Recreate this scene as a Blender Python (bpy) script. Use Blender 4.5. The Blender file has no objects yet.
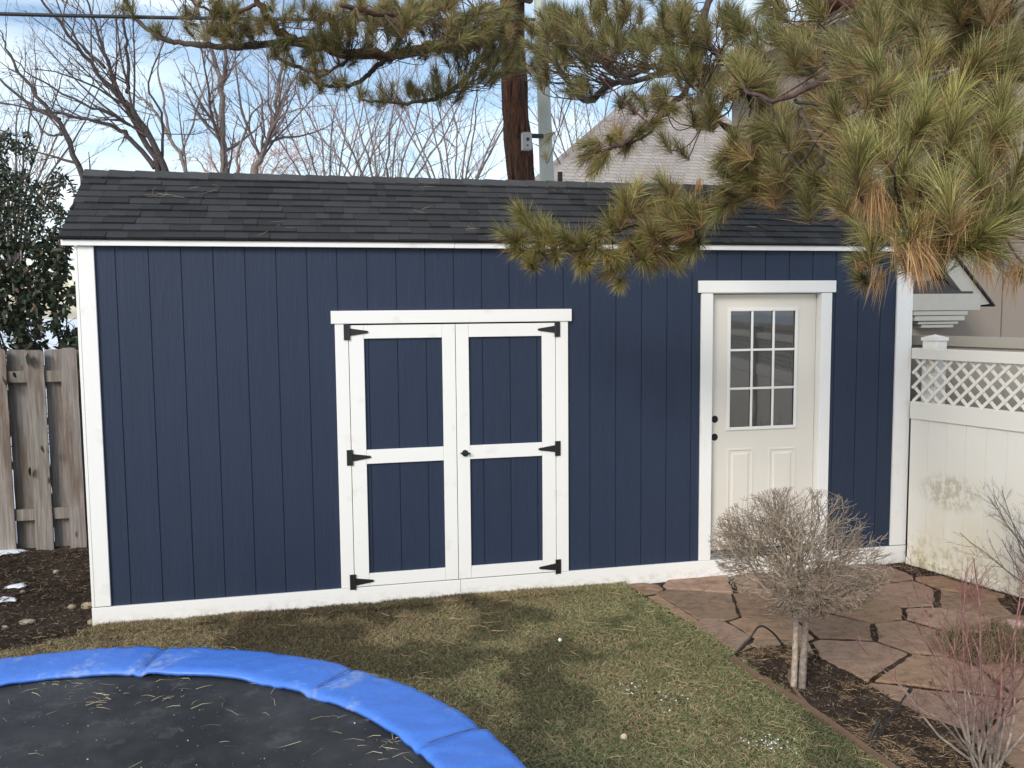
import bpy, math, random
import numpy as np
from mathutils import Vector, Matrix
rnd = random.Random(7)
rng = np.random.default_rng(11)
sc = bpy.context.scene
COL = sc.collection
rad = math.radians

# ------------------------------------------------------------------ camera
F_PX = 875.0
CAM = Vector((1.2464, -6.2080, 2.1160))
YAW, PITCH, ROLL = 0.22323507, 0.08540102, -0.00870165
cy_, sy_, cp_, sp_ = math.cos(YAW), math.sin(YAW), math.cos(PITCH), math.sin(PITCH)
FW = Vector((sy_*cp_, cy_*cp_, -sp_)); RT = Vector((cy_, -sy_, 0)); UP = RT.cross(FW)
R2 = RT*math.cos(ROLL) + UP*math.sin(ROLL)
U2 = -RT*math.sin(ROLL) + UP*math.cos(ROLL)
cam = bpy.data.objects.new('camera', bpy.data.cameras.new('camera')); COL.objects.link(cam)
cam.matrix_world = Matrix(((R2.x, U2.x, -FW.x, CAM.x), (R2.y, U2.y, -FW.y, CAM.y), (R2.z, U2.z, -FW.z, CAM.z), (0, 0, 0, 1)))
cam.data.sensor_width = 36; cam.data.lens = F_PX/1024*36
cam.data.clip_start = .05; cam.data.clip_end = 600
sc.camera = cam
def ray(x, y): return FW + R2*((x-512)/F_PX) - U2*((y-384)/F_PX)
def atY(x, y, Y): d = ray(x, y); return CAM + d*((Y-CAM.y)/d.y)
def atZ(x, y, Z): d = ray(x, y); return CAM + d*((Z-CAM.z)/d.z)
def atD(x, y, D): return CAM + ray(x, y)*D

# ------------------------------------------------------------------ helpers
ORG = {}
def tag(o, label=None, cat=None, group=None, kind=None):
    if label: o['label'] = label
    if cat: o['category'] = cat
    if group: o['group'] = group
    if kind: o['kind'] = kind
    return o
def thing(name, loc, label, cat, group=None):
    o = bpy.data.objects.new(name, None); COL.objects.link(o); o.location = loc
    o.empty_display_size = .1
    ORG[o.name] = Vector(loc)
    return tag(o, label, cat, group)
class MB:
    def __init__(s): s.v = []; s.f = []; s.c = []; s.cur = (1, 1, 1)
    def add(s, vs, fs):
        n = len(s.v); s.v += [tuple(v) for v in vs]; s.c += [s.cur]*len(vs)
        s.f += [tuple(i+n for i in f) for f in fs]; return s
    def box(s, x0, x1, y0, y1, z0, z1, top=None):
        v = [(x, y, z) for z in (z0, z1) for y in (y0, y1) for x in (x0, x1)]
        return s.add(v, [(0, 2, 3, 1), (4, 5, 7, 6), (0, 1, 5, 4), (2, 6, 7, 3), (0, 4, 6, 2), (1, 3, 7, 5)])
    def bar(s, a, b, side, up, w, h):
        # box from a to b ; side/up unit vectors, full sizes w,h
        a = Vector(a); b = Vector(b); sd = Vector(side)*w/2; u = Vector(up)*h/2
        v = [p + i*sd + j*u for p in (a, b) for (i, j) in ((-1, -1), (1, -1), (1, 1), (-1, 1))]
        return s.add(v, [(0, 3, 2, 1), (4, 5, 6, 7), (0, 1, 5, 4), (1, 2, 6, 5), (2, 3, 7, 6), (3, 0, 4, 7)])
    def prism(s, pts, d):
        # pts: list of 3D points (planar polygon), d: extrusion vector
        n = len(pts); d = Vector(d); a = [Vector(p) for p in pts]; v = a + [p+d for p in a]
        fs = [tuple(range(n)), tuple(range(2*n-1, n-1, -1))] + [((i+1) % n, i, i+n, (i+1) % n+n) for i in range(n)]
        return s.add(v, fs)
    def tube(s, pts, radii, k=6, caps=True):
        pts = [Vector(p) for p in pts]; n = len(pts); vs = []
        t = (pts[1]-pts[0]).normalized(); ref = Vector((0, 0, 1)) if abs(t.z) < .9 else Vector((1, 0, 0))
        u = t.cross(ref).normalized()
        for i, p in enumerate(pts):
            t = (pts[min(i+1, n-1)] - pts[max(i-1, 0)])
            t = t.normalized() if t.length > 1e-9 else Vector((0, 0, 1))
            u = (u - t*u.dot(t)); u = u.normalized() if u.length > 1e-6 else t.orthogonal().normalized()
            w = t.cross(u); r = radii[i] if hasattr(radii, '__len__') else radii
            for j in range(k):
                a = 2*math.pi*j/k; vs.append(p + u*(r*math.cos(a)) + w*(r*math.sin(a)))
        fs = [(i*k+j, i*k+(j+1) % k, (i+1)*k+(j+1) % k, (i+1)*k+j) for i in range(n-1) for j in range(k)]
        if caps: fs += [tuple(range(k-1, -1, -1)), tuple(range((n-1)*k, n*k))]
        return s.add(vs, fs)
    def build(s, name, mat, parent=None, smooth=False, bevel=0):
        me = bpy.data.meshes.new(name); org = ORG[parent.name] if parent else Vector((0, 0, 0))
        me.from_pydata([(v[0]-org.x, v[1]-org.y, v[2]-org.z) for v in s.v], [], s.f)
        ca = me.color_attributes.new('c', 'FLOAT_COLOR', 'POINT')
        ca.data.foreach_set('color', np.array([(*c, 1) for c in s.c], dtype=np.float32).ravel())
        if smooth: me.polygons.foreach_set('use_smooth', [True]*len(me.polygons))
        me.materials.append(mat); me.update()
        o = bpy.data.objects.new(name, me); COL.objects.link(o)
        if parent: o.parent = parent
        ORG[o.name] = org
        if bevel:
            b = o.modifiers.new('b', 'BEVEL'); b.width = bevel; b.segments = 2; b.limit_method = 'ANGLE'; b.harden_normals = False
        return o
def np_mesh(name, V, faces_flat, loop_tot, mat, colors=None, parent=None, smooth=False):
    org = ORG[parent.name] if parent else Vector((0, 0, 0))
    V = np.asarray(V, np.float32) - np.array(org, np.float32)
    me = bpy.data.meshes.new(name); me.vertices.add(len(V)); me.vertices.foreach_set('co', V.ravel())
    me.loops.add(len(faces_flat)); me.loops.foreach_set('vertex_index', np.asarray(faces_flat, np.int32))
    lt = np.asarray(loop_tot, np.int32); st = np.concatenate([[0], np.cumsum(lt)[:-1]]).astype(np.int32)
    me.polygons.add(len(lt)); me.polygons.foreach_set('loop_start', st); me.polygons.foreach_set('loop_total', lt)
    me.update(calc_edges=True)
    if colors is not None:
        ca = me.color_attributes.new('c', 'FLOAT_COLOR', 'POINT')
        cc = np.ones((len(V), 4), np.float32); cc[:, :3] = colors; ca.data.foreach_set('color', cc.ravel())
    if smooth: me.polygons.foreach_set('use_smooth', np.ones(len(lt), bool))
    me.materials.append(mat)
    o = bpy.data.objects.new(name, me); COL.objects.link(o)
    if parent: o.parent = parent
    ORG[o.name] = org
    return o
def blades(name, P0, P1, P2, W, C, mat, parent=None):
    """ribbons of three points: wide base, wide middle, pointed tip"""
    d = P2-P0; r = rng.normal(size=d.shape); s = np.cross(d, r); s /= np.linalg.norm(s, axis=1, keepdims=True)+1e-9
    h = s*W[:, None]/2; n = len(P0)
    V = np.stack([P0-h, P0+h, P1+h, P1-h, P2], 1).reshape(-1, 3)
    b = (np.arange(n)*5)[:, None]
    F = np.concatenate([b+np.array([[0, 1, 2, 3]]), b+np.array([[3, 2, 4]])], 1).ravel()
    lt = np.tile([4, 3], n)
    return np_mesh(name, V, F, lt, mat, np.repeat(C, 5, 0), parent)
def vnoise(x, y, s, seed=0):
    g = np.random.default_rng(seed).random((64, 64)); x = np.asarray(x)*s+17.3; y = np.asarray(y)*s+9.1
    i = np.floor(x).astype(int); j = np.floor(y).astype(int); u = x-i; v = y-j; u = u*u*(3-2*u); v = v*v*(3-2*v)
    G = lambda a, b: g[a % 64, b % 64]
    return (G(i, j)*(1-u)+G(i+1, j)*u)*(1-v)+(G(i, j+1)*(1-u)+G(i+1, j+1)*u)*v
def fbm(x, y, s, seed=0): return .5*vnoise(x, y, s, seed)+.3*vnoise(x, y, s*2.1, seed+1)+.2*vnoise(x, y, s*4.3, seed+2)
def inpoly(x, y, poly):
    r = np.zeros(np.shape(x), bool); n = len(poly)
    for i in range(n):
        x0, y0 = poly[i]; x1, y1 = poly[(i+1) % n]
        if y0 == y1: continue
        c = ((y0 > y) != (y1 > y)) & (x < (x1-x0)*(y-y0)/(y1-y0)+x0); r ^= c
    return r

# ------------------------------------------------------------------ materials
def srgb(r, g, b): return tuple(((c/255)/12.92 if c/255 <= .04045 else ((c/255+.055)/1.055)**2.4) for c in (r, g, b))
class N:
    def __init__(s, name):
        s.m = bpy.data.materials.new(name); s.m.use_nodes = True; s.t = s.m.node_tree; s.n = s.t.nodes; s.l = s.t.links
        s.b = s.n['Principled BSDF']; s.co = s.n.new('ShaderNodeTexCoord')
    def map(s, scale, rot=(0, 0, 0)):
        m = s.n.new('ShaderNodeMapping'); m.inputs['Scale'].default_value = scale; m.inputs['Rotation'].default_value = rot
        s.l.new(s.co.outputs['Object'], m.inputs[0]); return m.outputs[0]
    def noise(s, vec, scale=1, detail=4, rough=.55, dist=0):
        n = s.n.new('ShaderNodeTexNoise'); n.inputs['Scale'].default_value = scale; n.inputs['Detail'].default_value = detail
        n.inputs['Roughness'].default_value = rough; n.inputs['Distortion'].default_value = dist
        s.l.new(vec, n.inputs['Vector']); return n.outputs['Fac']
    def ramp(s, fac, stops):
        r = s.n.new('ShaderNodeValToRGB'); e = r.color_ramp.elements
        while len(e) < len(stops): e.new(.5)
        for i, (p, c) in enumerate(stops):
            e[i].position = p; e[i].color = (*(c if hasattr(c, '__len__') else (c, c, c)), 1)
        s.l.new(fac, r.inputs[0]); return r.outputs[0]
    def mix(s, fac, a, b, mode='MIX'):
        m = s.n.new('ShaderNodeMix'); m.data_type = 'RGBA'; m.blend_type = mode
        for sock, val in ((m.inputs['Factor'], fac), (m.inputs[6], a), (m.inputs[7], b)):
            if hasattr(val, 'is_linked') or isinstance(val, bpy.types.NodeSocket): s.l.new(val, sock)
            elif hasattr(val, '__len__'): sock.default_value = (*val, 1)
            else: sock.default_value = val
        return m.outputs[2]
    def attr(s): a = s.n.new('ShaderNodeAttribute'); a.attribute_name = 'c'; return a.outputs['Color']
    def col(s, c):
        if isinstance(c, bpy.types.NodeSocket): s.l.new(c, s.b.inputs['Base Color'])
        else: s.b.inputs['Base Color'].default_value = (*c, 1)
        return s
    def rough(s, r, spec=.5):
        if isinstance(r, bpy.types.NodeSocket): s.l.new(r, s.b.inputs['Roughness'])
        else: s.b.inputs['Roughness'].default_value = r
        s.b.inputs['Specular IOR Level'].default_value = spec; return s
    def bump(s, h, strength, dist=.01):
        b = s.n.new('ShaderNodeBump'); b.inputs['Strength'].default_value = strength; b.inputs['Distance'].default_value = dist
        s.l.new(h, b.inputs['Height'])
        prev = s.b.inputs['Normal']
        if prev.is_linked: s.l.new(prev.links[0].from_socket, b.inputs['Normal'])
        s.l.new(b.outputs[0], prev); return s
M = {}
# navy engineered siding with embossed cedar grain
def siding(name, c1, c2):
    k = N(name); v = k.map((26, 26, 2.2)); g = k.noise(v, 1, 5, .6, 1.6)
    w = k.n.new('ShaderNodeTexWave'); w.bands_direction = 'X'; w.inputs['Scale'].default_value = 7; w.inputs['Distortion'].default_value = 9
    w.inputs['Detail'].default_value = 3; w.inputs['Detail Scale'].default_value = .7
    k.l.new(k.map((2.2, 2.2, .35)), w.inputs['Vector'])
    big = k.noise(k.map((.7, .7, .7)), 1, 3)
    base = k.mix(big, c1, c2); base = k.mix(.2, base, k.ramp(g, [(.3, .55), (.7, 1.25)]), 'MULTIPLY')
    k.col(base).rough(k.ramp(k.noise(k.map((3, 3, 1)), 2), [(0, .45), (1, .65)]), .28)
    k.bump(g, .7, .004); k.bump(k.noise(k.map((55, 55, 5)), 1, 4, .6, 2.5), .35, .003); return k.m
M['navy'] = siding('navy_siding', (.018, .028, .055), (.026, .039, .072))
k = N('white_trim'); v = k.map((30, 30, 1.6)); g = k.noise(v, 1, 4); s2 = k.noise(k.map((6, 6, 6)), 1, 5)
k.col(k.mix(k.ramp(s2, [(.62, 0), (.8, 1)]), (.80, .79, .765), (.68, .65, .59))).rough(.55); k.bump(g, .25, .002); M['white'] = k.m
k = N('white_trim_horizontal'); v = k.map((1.6, 30, 30)); g = k.noise(v, 1, 4); s2 = k.noise(k.map((5, 5, 5)), 1, 5)
dirt = k.noise(k.map((14, 14, 22)), 1, 7, .7); sz = k.n.new('ShaderNodeSeparateXYZ'); k.l.new(k.co.outputs['Object'], sz.inputs[0])
lz = k.n.new('ShaderNodeMapRange'); lz.inputs[1].default_value = .11; lz.inputs[2].default_value = .0; k.l.new(sz.outputs[2], lz.inputs[0])
sm = k.mix(1, k.ramp(lz.outputs[0], [(0, 0), (1, 1)]), k.ramp(dirt, [(.46, 0), (.66, .75)]), 'MULTIPLY')
k.col(k.mix(sm, k.mix(k.ramp(s2, [(.62, 0), (.8, 1)]), (.80, .79, .765), (.66, .63, .57)), (.42, .36, .28))).rough(.55); k.bump(g, .25, .002); M['whiteh'] = k.m
k = N('door_paint'); k.col(k.mix(k.noise(k.map((2, 2, 2)), 1), (.66, .62, .55), (.70, .665, .60))).rough(.38); k.bump(k.noise(k.map((60, 60, 6)), 1), .08, .001); M['door'] = k.m
k = N('door_lite_frame'); k.col((.74, .73, .70)).rough(.35); M['lite'] = k.m
k = N('black_iron'); k.col((.012, .012, .013)).rough(.42); k.bump(k.noise(k.map((120, 120, 120)), 1), .2, .001); M['iron'] = k.m
k = N('dark_void'); k.col((.01, .01, .012)).rough(.9); M['dark'] = k.m
k = N('glass'); k.col((.02, .02, .022)).rough(.03, 1.0); k.b.inputs['Transmission Weight'].default_value = .0
k.bump(k.noise(k.map((2.5, 2.5, 2.5)), 1, 2), .06, .02); k.b.inputs['Coat Weight'].default_value = 1.0; k.b.inputs['Coat Roughness'].default_value = .02; M['glass'] = k.m
k = N('dark_shingle'); gr = k.noise(k.map((160, 160, 160)), 1, 3, .7); bg = k.noise(k.map((1.2, 1.2, 1.2)), 1)
c = k.mix(1, k.attr(), k.ramp(gr, [(.3, .5), (.7, 1.5)]), 'MULTIPLY'); k.col(k.mix(k.ramp(bg, [(.4, 0), (.8, .35)]), c, (.05, .05, .052))).rough(.9, .25); k.bump(gr, .6, .003); M['shingle'] = k.m
k = N('neighbour_shingle'); gr = k.noise(k.map((30, 30, 30)), 1, 4, .7)
br = k.n.new('ShaderNodeTexBrick'); br.inputs['Scale'].default_value = 1; br.inputs['Brick Width'].default_value = .3; br.inputs['Row Height'].default_value = .14
br.inputs['Mortar Size'].default_value = .012; br.inputs['Color1'].default_value = (.40, .355, .32, 1); br.inputs['Color2'].default_value = (.33, .295, .27, 1); br.inputs['Mortar'].default_value = (.22, .2, .18, 1)
sx = k.n.new('ShaderNodeSeparateXYZ'); k.l.new(k.co.outputs['Object'], sx.inputs[0]); ad = k.n.new('ShaderNodeMath'); k.l.new(sx.outputs[0], ad.inputs[0]); k.l.new(sx.outputs[1], ad.inputs[1])
mu = k.n.new('ShaderNodeMath'); mu.operation = 'MULTIPLY'; mu.inputs[1].default_value = 1.7; k.l.new(sx.outputs[2], mu.inputs[0])
cx3 = k.n.new('ShaderNodeCombineXYZ'); k.l.new(ad.outputs[0], cx3.inputs[0]); k.l.new(mu.outputs[0], cx3.inputs[1]); k.l.new(cx3.outputs[0], br.inputs['Vector'])
k.col(k.mix(.6, br.outputs['Color'], k.ramp(gr, [(.3, .6), (.7, 1.3)]), 'MULTIPLY')).rough(.9, .2); M['nshingle'] = k.m
k = N('stucco'); gr = k.noise(k.map((60, 60, 60)), 1, 4, .7); bg = k.noise(k.map((1, 1, .5)), 1)
k.col(k.mix(bg, (.20, .165, .135), (.245, .205, .17))).rough(.9, .2); k.bump(gr, .5, .004); M['stucco'] = k.m
k = N('painted_cornice'); k.col(k.mix(k.noise(k.map((8, 8, 8)), 1), (.27, .262, .23), (.32, .312, .275))).rough(.6); M['cornice'] = k.m
# vinyl
FA = Vector((5.975, -.045, 0)); FD = Vector((.26, -1, 0)).normalized(); _d = ray(952, 493); _n = Vector((1, .26, 0)); BL = CAM+_d*((FA-CAM).dot(_n)/_d.dot(_n))-FA
k = N('white_vinyl'); sx = k.n.new('ShaderNodeSeparateXYZ'); k.l.new(k.co.outputs['Object'], sx.inputs[0])
mr = k.n.new('ShaderNodeMapRange'); mr.inputs[1].default_value = 1.1; mr.inputs[2].default_value = .05; k.l.new(sx.outputs[2], mr.inputs[0])
gr = k.noise(k.map((5, 5, 2.5)), 1, 6, .65); grime = k.mix(1, mr.outputs[0], k.ramp(gr, [(.35, 0), (.65, 1)]), 'MULTIPLY')
c = k.mix(grime, (.76, .74, .68), (.70, .63, .47)); sp = k.noise(k.map((22, 22, 14)), 1, 6, .7)
blob = k.n.new('ShaderNodeMapping'); blob.inputs['Location'].default_value = (-BL.x*2, -BL.y*3.4, -BL.z*6)
blob.inputs['Scale'].default_value = (2, 3.4, 6); k.l.new(k.co.outputs['Object'], blob.inputs[0])
ln = k.n.new('ShaderNodeVectorMath'); ln.operation = 'LENGTH'; k.l.new(blob.outputs[0], ln.inputs[0])
bm = k.mix(1, k.ramp(ln.outputs['Value'], [(.55, 1), (1.0, 0)]), k.ramp(sp, [(.44, 0), (.56, 1)]), 'MULTIPLY')
low = k.mix(1, k.ramp(mr.outputs[0], [(.72, 0), (1, 1)]), k.ramp(sp, [(.48, 0), (.62, 1)]), 'MULTIPLY')
c = k.mix(bm, c, (.50, .47, .37)); c = k.mix(low, c, (.42, .35, .22)); k.col(c).rough(.42); M['vinyl'] = k.m
k = N('tan_vinyl'); k.col(k.mix(k.noise(k.map((3, 3, 3)), 1), (.36, .33, .28), (.42, .385, .33))).rough(.5); M['tanvinyl'] = k.m
# weathered wood
k = N('weathered_fence_wood'); g = k.noise(k.map((45, 45, 2)), 1, 6, .65, .8); g2 = k.noise(k.map((7, 7, 1.1)), 1, 5, .6)
c = k.ramp(g, [(.25, (.12, .11, .10)), (.5, (.235, .212, .19)), (.75, (.36, .335, .305))]); c = k.mix(1, c, k.attr(), 'MULTIPLY')
c = k.mix(k.ramp(g2, [(.52, 0), (.68, .75)]), c, (.12, .078, .052)); k.col(c).rough(.9, .2); k.bump(g, .8, .006)
vo = k.n.new('ShaderNodeTexVoronoi'); vo.inputs['Scale'].default_value = 1; k.l.new(k.map((7, 7, 2.6)), vo.inputs['Vector'])
k.l.new(k.mix(k.ramp(vo.outputs['Distance'], [(.07, 1), (.13, 0)]), c, (.06, .035, .022)), k.b.inputs['Base Color']); M['wood'] = k.m
k = N('pine_bark'); g = k.noise(k.map((20, 20, 2.4)), 1, 7, .68, 1.4); g2 = k.noise(k.map((46, 46, 9)), 1, 5, .7, .6); g3 = k.noise(k.map((5, 5, 1.4)), 1, 3)
c = k.ramp(g, [(.36, (.012, .008, .007)), (.47, (.085, .042, .028)), (.6, (.155, .075, .048)), (.8, (.24, .14, .10))]); c = k.mix(.7, c, k.ramp(g2, [(.3, .4), (.7, 1.5)]), 'MULTIPLY')
k.col(k.mix(k.ramp(g3, [(.45, 0), (.65, .6)]), c, (.05, .035, .028))).rough(.95, .1); k.bump(g, 1, .04); k.bump(g2, .8, .015); M['bark'] = k.m
k = N('limb_bark'); g = k.noise(k.map((30, 30, 30)), 1, 5, .65)
k.col(k.mix(1, k.attr(), k.ramp(g, [(.3, .5), (.7, 1.4)]), 'MULTIPLY')).rough(.95, .15); k.bump(g, .8, .01); M['limb'] = k.m
def leafmat(name, tr=.25, rough=.5):
    k = N(name); t = k.n.new('ShaderNodeBsdfTranslucent'); mx = k.n.new('ShaderNodeMixShader'); mx.inputs[0].default_value = tr
    a = k.attr(); k.col(a).rough(rough, .35); k.l.new(a, t.inputs['Color']); out = k.n['Material Output']
    k.l.new(k.b.outputs[0], mx.inputs[1]); k.l.new(t.outputs[0], mx.inputs[2]); k.l.new(mx.outputs[0], out.inputs['Surface']); return k.m
M['needle'] = leafmat('pine_needles', .2, .42); M['blade'] = leafmat('grass_blades', .25, .6); M['leaf'] = leafmat('broad_leaves', .1, .45)
k = N('loose_litter'); k.col(k.attr()).rough(.9, .2); M['litter'] = k.m
# ground
k = N('lawn_soil'); g = k.noise(k.map((9, 9, 9)), 1, 8, .7); k.col(k.ramp(g, [(.3, (.045, .035, .022)), (.7, (.13, .105, .06))])).rough(1, .1); k.bump(g, .8, .03); M['lawn'] = k.m
k = N('bare_soil'); g = k.noise(k.map((11, 11, 11)), 1, 9, .75); b = k.noise(k.map((1.6, 1.6, 1.6)), 1, 4)
c = k.ramp(g, [(.3, (.018, .012, .009)), (.52, (.052, .036, .026)), (.75, (.12, .088, .066))]); k.col(k.mix(k.ramp(b, [(.45, 0), (.7, .5)]), c, (.11, .085, .062))).rough(1, .1); k.bump(g, 1, .05); M['soil'] = k.m
k = N('snowy_ground'); g = k.noise(k.map((1.1, 1.1, 1)), 1, 8, .65); k.col(k.ramp(g, [(.36, (.2, .17, .12)), (.44, (.72, .76, .82))])).rough(.9, .2); k.bump(g, .6, .1); M['snowground'] = k.m
k = N('snow'); k.col((.82, .85, .9)).rough(.7, .3); k.bump(k.noise(k.map((40, 40, 40)), 1), .5, .01); M['snow'] = k.m
k = N('flagstone'); g = k.noise(k.map((14, 14, 14)), 1, 8, .72); b = k.noise(k.map((1.7, 1.7, 1.7)), 1, 5, .6); ve = k.noise(k.map((3, 9, 3), (0, 0, .5)), 1, 6, .7, 1.5)
c = k.mix(b, (.30, .19, .125), (.255, .18, .12)); c = k.mix(1, c, k.attr(), 'MULTIPLY'); c = k.mix(.8, c, k.ramp(g, [(.28, .45), (.5, 1), (.75, 1.35)]), 'MULTIPLY')
c = k.mix(k.ramp(ve, [(.56, 0), (.68, .7)]), c, (.085, .06, .045)); k.col(c).rough(.85, .25); k.bump(g, .5, .012); k.bump(ve, .5, .012); M['flag'] = k.m
k = N('stone'); g = k.noise(k.map((18, 18, 18)), 1, 6); k.col(k.mix(1, k.attr(), k.ramp(g, [(.3, .6), (.7, 1.3)]), 'MULTIPLY')).rough(.85, .25); k.bump(g, .5, .01); M['stone'] = k.m
# trampoline
k = N('blue_vinyl_pad'); w1 = k.noise(k.map((9, 9, 9)), 1, 4, .5, 1.5); d = k.noise(k.map((3.1, 3.1, 3.1)), 1, 7, .7); d2 = k.noise(k.map((30, 30, 30)), 1, 4, .7)
dust = k.mix(1, k.ramp(d, [(.54, 0), (.70, .8)]), k.ramp(d2, [(.42, 0), (.56, 1)]), 'MULTIPLY')
c = k.mix(k.noise(k.map((2, 2, 2)), 1), (.05, .165, .58), (.07, .20, .64)); k.col(k.mix(dust, c, (.40, .44, .5))).rough(k.ramp(d, [(.3, .3), (.7, .6)]), .5); k.bump(w1, .25, .012); k.bump(k.noise(k.map((24, 24, 24)), 1, 4, .55, 2.5), .3, .006); M['pad'] = k.m
k = N('black_woven_mat'); d = k.noise(k.map((2.2, 2.2, 2.2)), 1, 8, .68); d2 = k.noise(k.map((7, 7, 7)), 1, 8, .7); sp = k.noise(k.map((110, 110, 110)), 1, 2, .5)
c = k.mix(k.ramp(d, [(.4, 0), (.75, 1)]), (.020, .021, .023), (.065, .065, .068)); c = k.mix(k.ramp(d2, [(.55, 0), (.72, .45)]), c, (.13, .13, .125)); c = k.mix(k.ramp(sp, [(.74, 0), (.78, .7)]), c, (.4, .4, .4))
k.col(c).rough(.75, .3); k.bump(d2, .2, .01); M['mat'] = k.m
k = N('galvanised_metal'); k.col((.42, .44, .45)).rough(.45); k.b.inputs['Metallic'].default_value = .7; M['metal'] = k.m
k = N('pole_paint'); g = k.noise(k.map((6, 6, 1)), 1, 5); k.col(k.mix(g, (.33, .36, .32), (.43, .45, .41))).rough(.6); M['pole'] = k.m
k = N('meter_box_grey'); k.col((.42, .41, .40)).rough(.5); M['boxgrey'] = k.m
k = N('black_rubber'); k.col((.015, .015, .015)).rough(.55); M['rubber'] = k.m
k = N('brown_edging'); g = k.noise(k.map((12, 12, 12)), 1, 5); k.col(k.mix(g, (.13, .075, .05), (.22, .14, .1))).rough(.7); M['edging'] = k.m
k = N('plain_interior'); k.col((.09, .075, .06)).rough(.9); M['interior'] = k.m

# ------------------------------------------------------------------ ground and setting
def sheet(name, poly, z, mat, kind='structure', step=None):
    b = MB(); b.add([(x, y, z) for x, y in poly], [tuple(range(len(poly)))]); o = b.build(name, mat); o['kind'] = kind; return o
def grid_sheet(name, x0, x1, y0, y1, n, m, zf, mat):
    xs = np.linspace(x0, x1, n); ys = np.linspace(y0, y1, m); X, Y = np.meshgrid(xs, ys); Z = zf(X, Y)
    V = np.stack([X, Y, Z], -1).reshape(-1, 3); i = np.arange(n-1); j = np.arange(m-1); I, J = np.meshgrid(i, j); a = (J*n+I).ravel()
    Fc = np.stack([a, a+1, a+n+1, a+n], 1).ravel(); o = np_mesh(name, V, Fc, np.full(len(a), 4), mat, smooth=True); o['kind'] = 'structure'; return o
sheet('ground', [(-250, -250), (250, -250), (250, 350), (-250, 350)], -.12, M['snowground'])
grid_sheet('soil', -7.5, 9, -14, 2.55, 420, 420, lambda X, Y: np.where(X > 3.56, -.006+.012*fbm(X, Y, 9, 5)+.005*fbm(X, Y, 27, 9), -.035+.035*fbm(X, Y, 4, 5)+.012*fbm(X, Y, 17, 9)), M['soil'])
LAWN = [(-7.4, -.5), (-1.2, -.42), (-.7, -.33), (-.35, -.2), (-.2, -.02), (.5, -.015), (3.51, -.015), (3.628, -.81), (3.70, -1.454), (3.738, -2.13), (3.796, -2.835), (3.9, -4.2), (4.2, -13), (-7.4, -13)]
b = MB(); b.add([(x, y, .0) for x, y in LAWN], [tuple(range(len(LAWN)))]); o = b.build('lawn', M['lawn']); o['kind'] = 'structure'

def make_grass():
    out = []
    def batch(n, xr, yr, lay, lmin, lmax, wd):
        x = rng.uniform(*xr, n); y = rng.uniform(*yr, n)
        ex = (vnoise(x, y, 14, 3)-.5)*.07
        k = inpoly(x+ex, y+ex, LAWN) & (np.hypot(x-.2, y+3.9) > 1.25)
        # thinner where thatch is worn
        dens = fbm(x, y, 3.2, 21); k &= rng.random(n) < np.clip(.45+1.2*dens, .3, 1)
        x, y = x[k], y[k]; n = len(x)
        g = .42*(x-.6)/3+.35*(-y)/2.5+.9*(fbm(x, y, 1.5, 33)-.5)+.5*(fbm(x, y, 6, 44)-.5)      # greener towards the right front
        edge = np.clip((x-3.2)*2.5, 0, 1)*.45; g = g+edge
        pg = np.clip(.10+.58*g, .03, .60); green = rng.random(n) < pg
        t = rng.random((n, 1)); br = ((.72+.5*fbm(x, y, 2.2, 55)+.30*np.clip(g, -.5, 1))*1.6)[:, None]
        straw = (1-t)*np.array([[.10, .07, .037]])+t*np.array([[.33, .26, .15]])
        grn = (1-t)*np.array([[.055, .075, .028]])+t*np.array([[.18, .21, .095]])
        dark = fbm(x, y, 1.9, 66); brn = np.clip(1-(dark[:, None]-.47)*5, .42, 1.0)  # dark patches: brown thatch, with soft dappled shade put into the colour
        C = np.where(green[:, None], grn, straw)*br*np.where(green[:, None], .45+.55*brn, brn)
        L = rng.uniform(lmin, lmax, n)*(.75+.6*fbm(x, y, 5, 77)); th = rng.uniform(0, 2*np.pi, n)+3*vnoise(x, y, 2, 8)
        el = np.clip(rng.normal(lay, .3, n), .05, 1.45)
        d = np.stack([np.cos(th)*np.cos(el), np.sin(th)*np.cos(el), np.sin(el)], 1)
        z0 = .012*fbm(x, y, 4, 5)+rng.uniform(0, .012, n)
        P0 = np.stack([x, y, z0], 1); P1 = P0+d*(L*.55)[:, None]; d2 = d.copy(); d2[:, 2] -= .55; P2 = P1+d2*(L*.5)[:, None]; P2[:, 2] = np.maximum(P2[:, 2], .004)
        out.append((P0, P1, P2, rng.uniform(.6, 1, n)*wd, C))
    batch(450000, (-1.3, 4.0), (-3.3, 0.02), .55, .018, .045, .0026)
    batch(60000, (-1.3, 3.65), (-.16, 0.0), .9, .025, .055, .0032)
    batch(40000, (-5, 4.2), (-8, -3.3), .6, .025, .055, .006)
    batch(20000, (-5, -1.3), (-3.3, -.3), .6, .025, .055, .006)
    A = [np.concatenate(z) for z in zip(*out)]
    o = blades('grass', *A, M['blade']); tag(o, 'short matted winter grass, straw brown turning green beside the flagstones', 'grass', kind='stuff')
make_grass()
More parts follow.
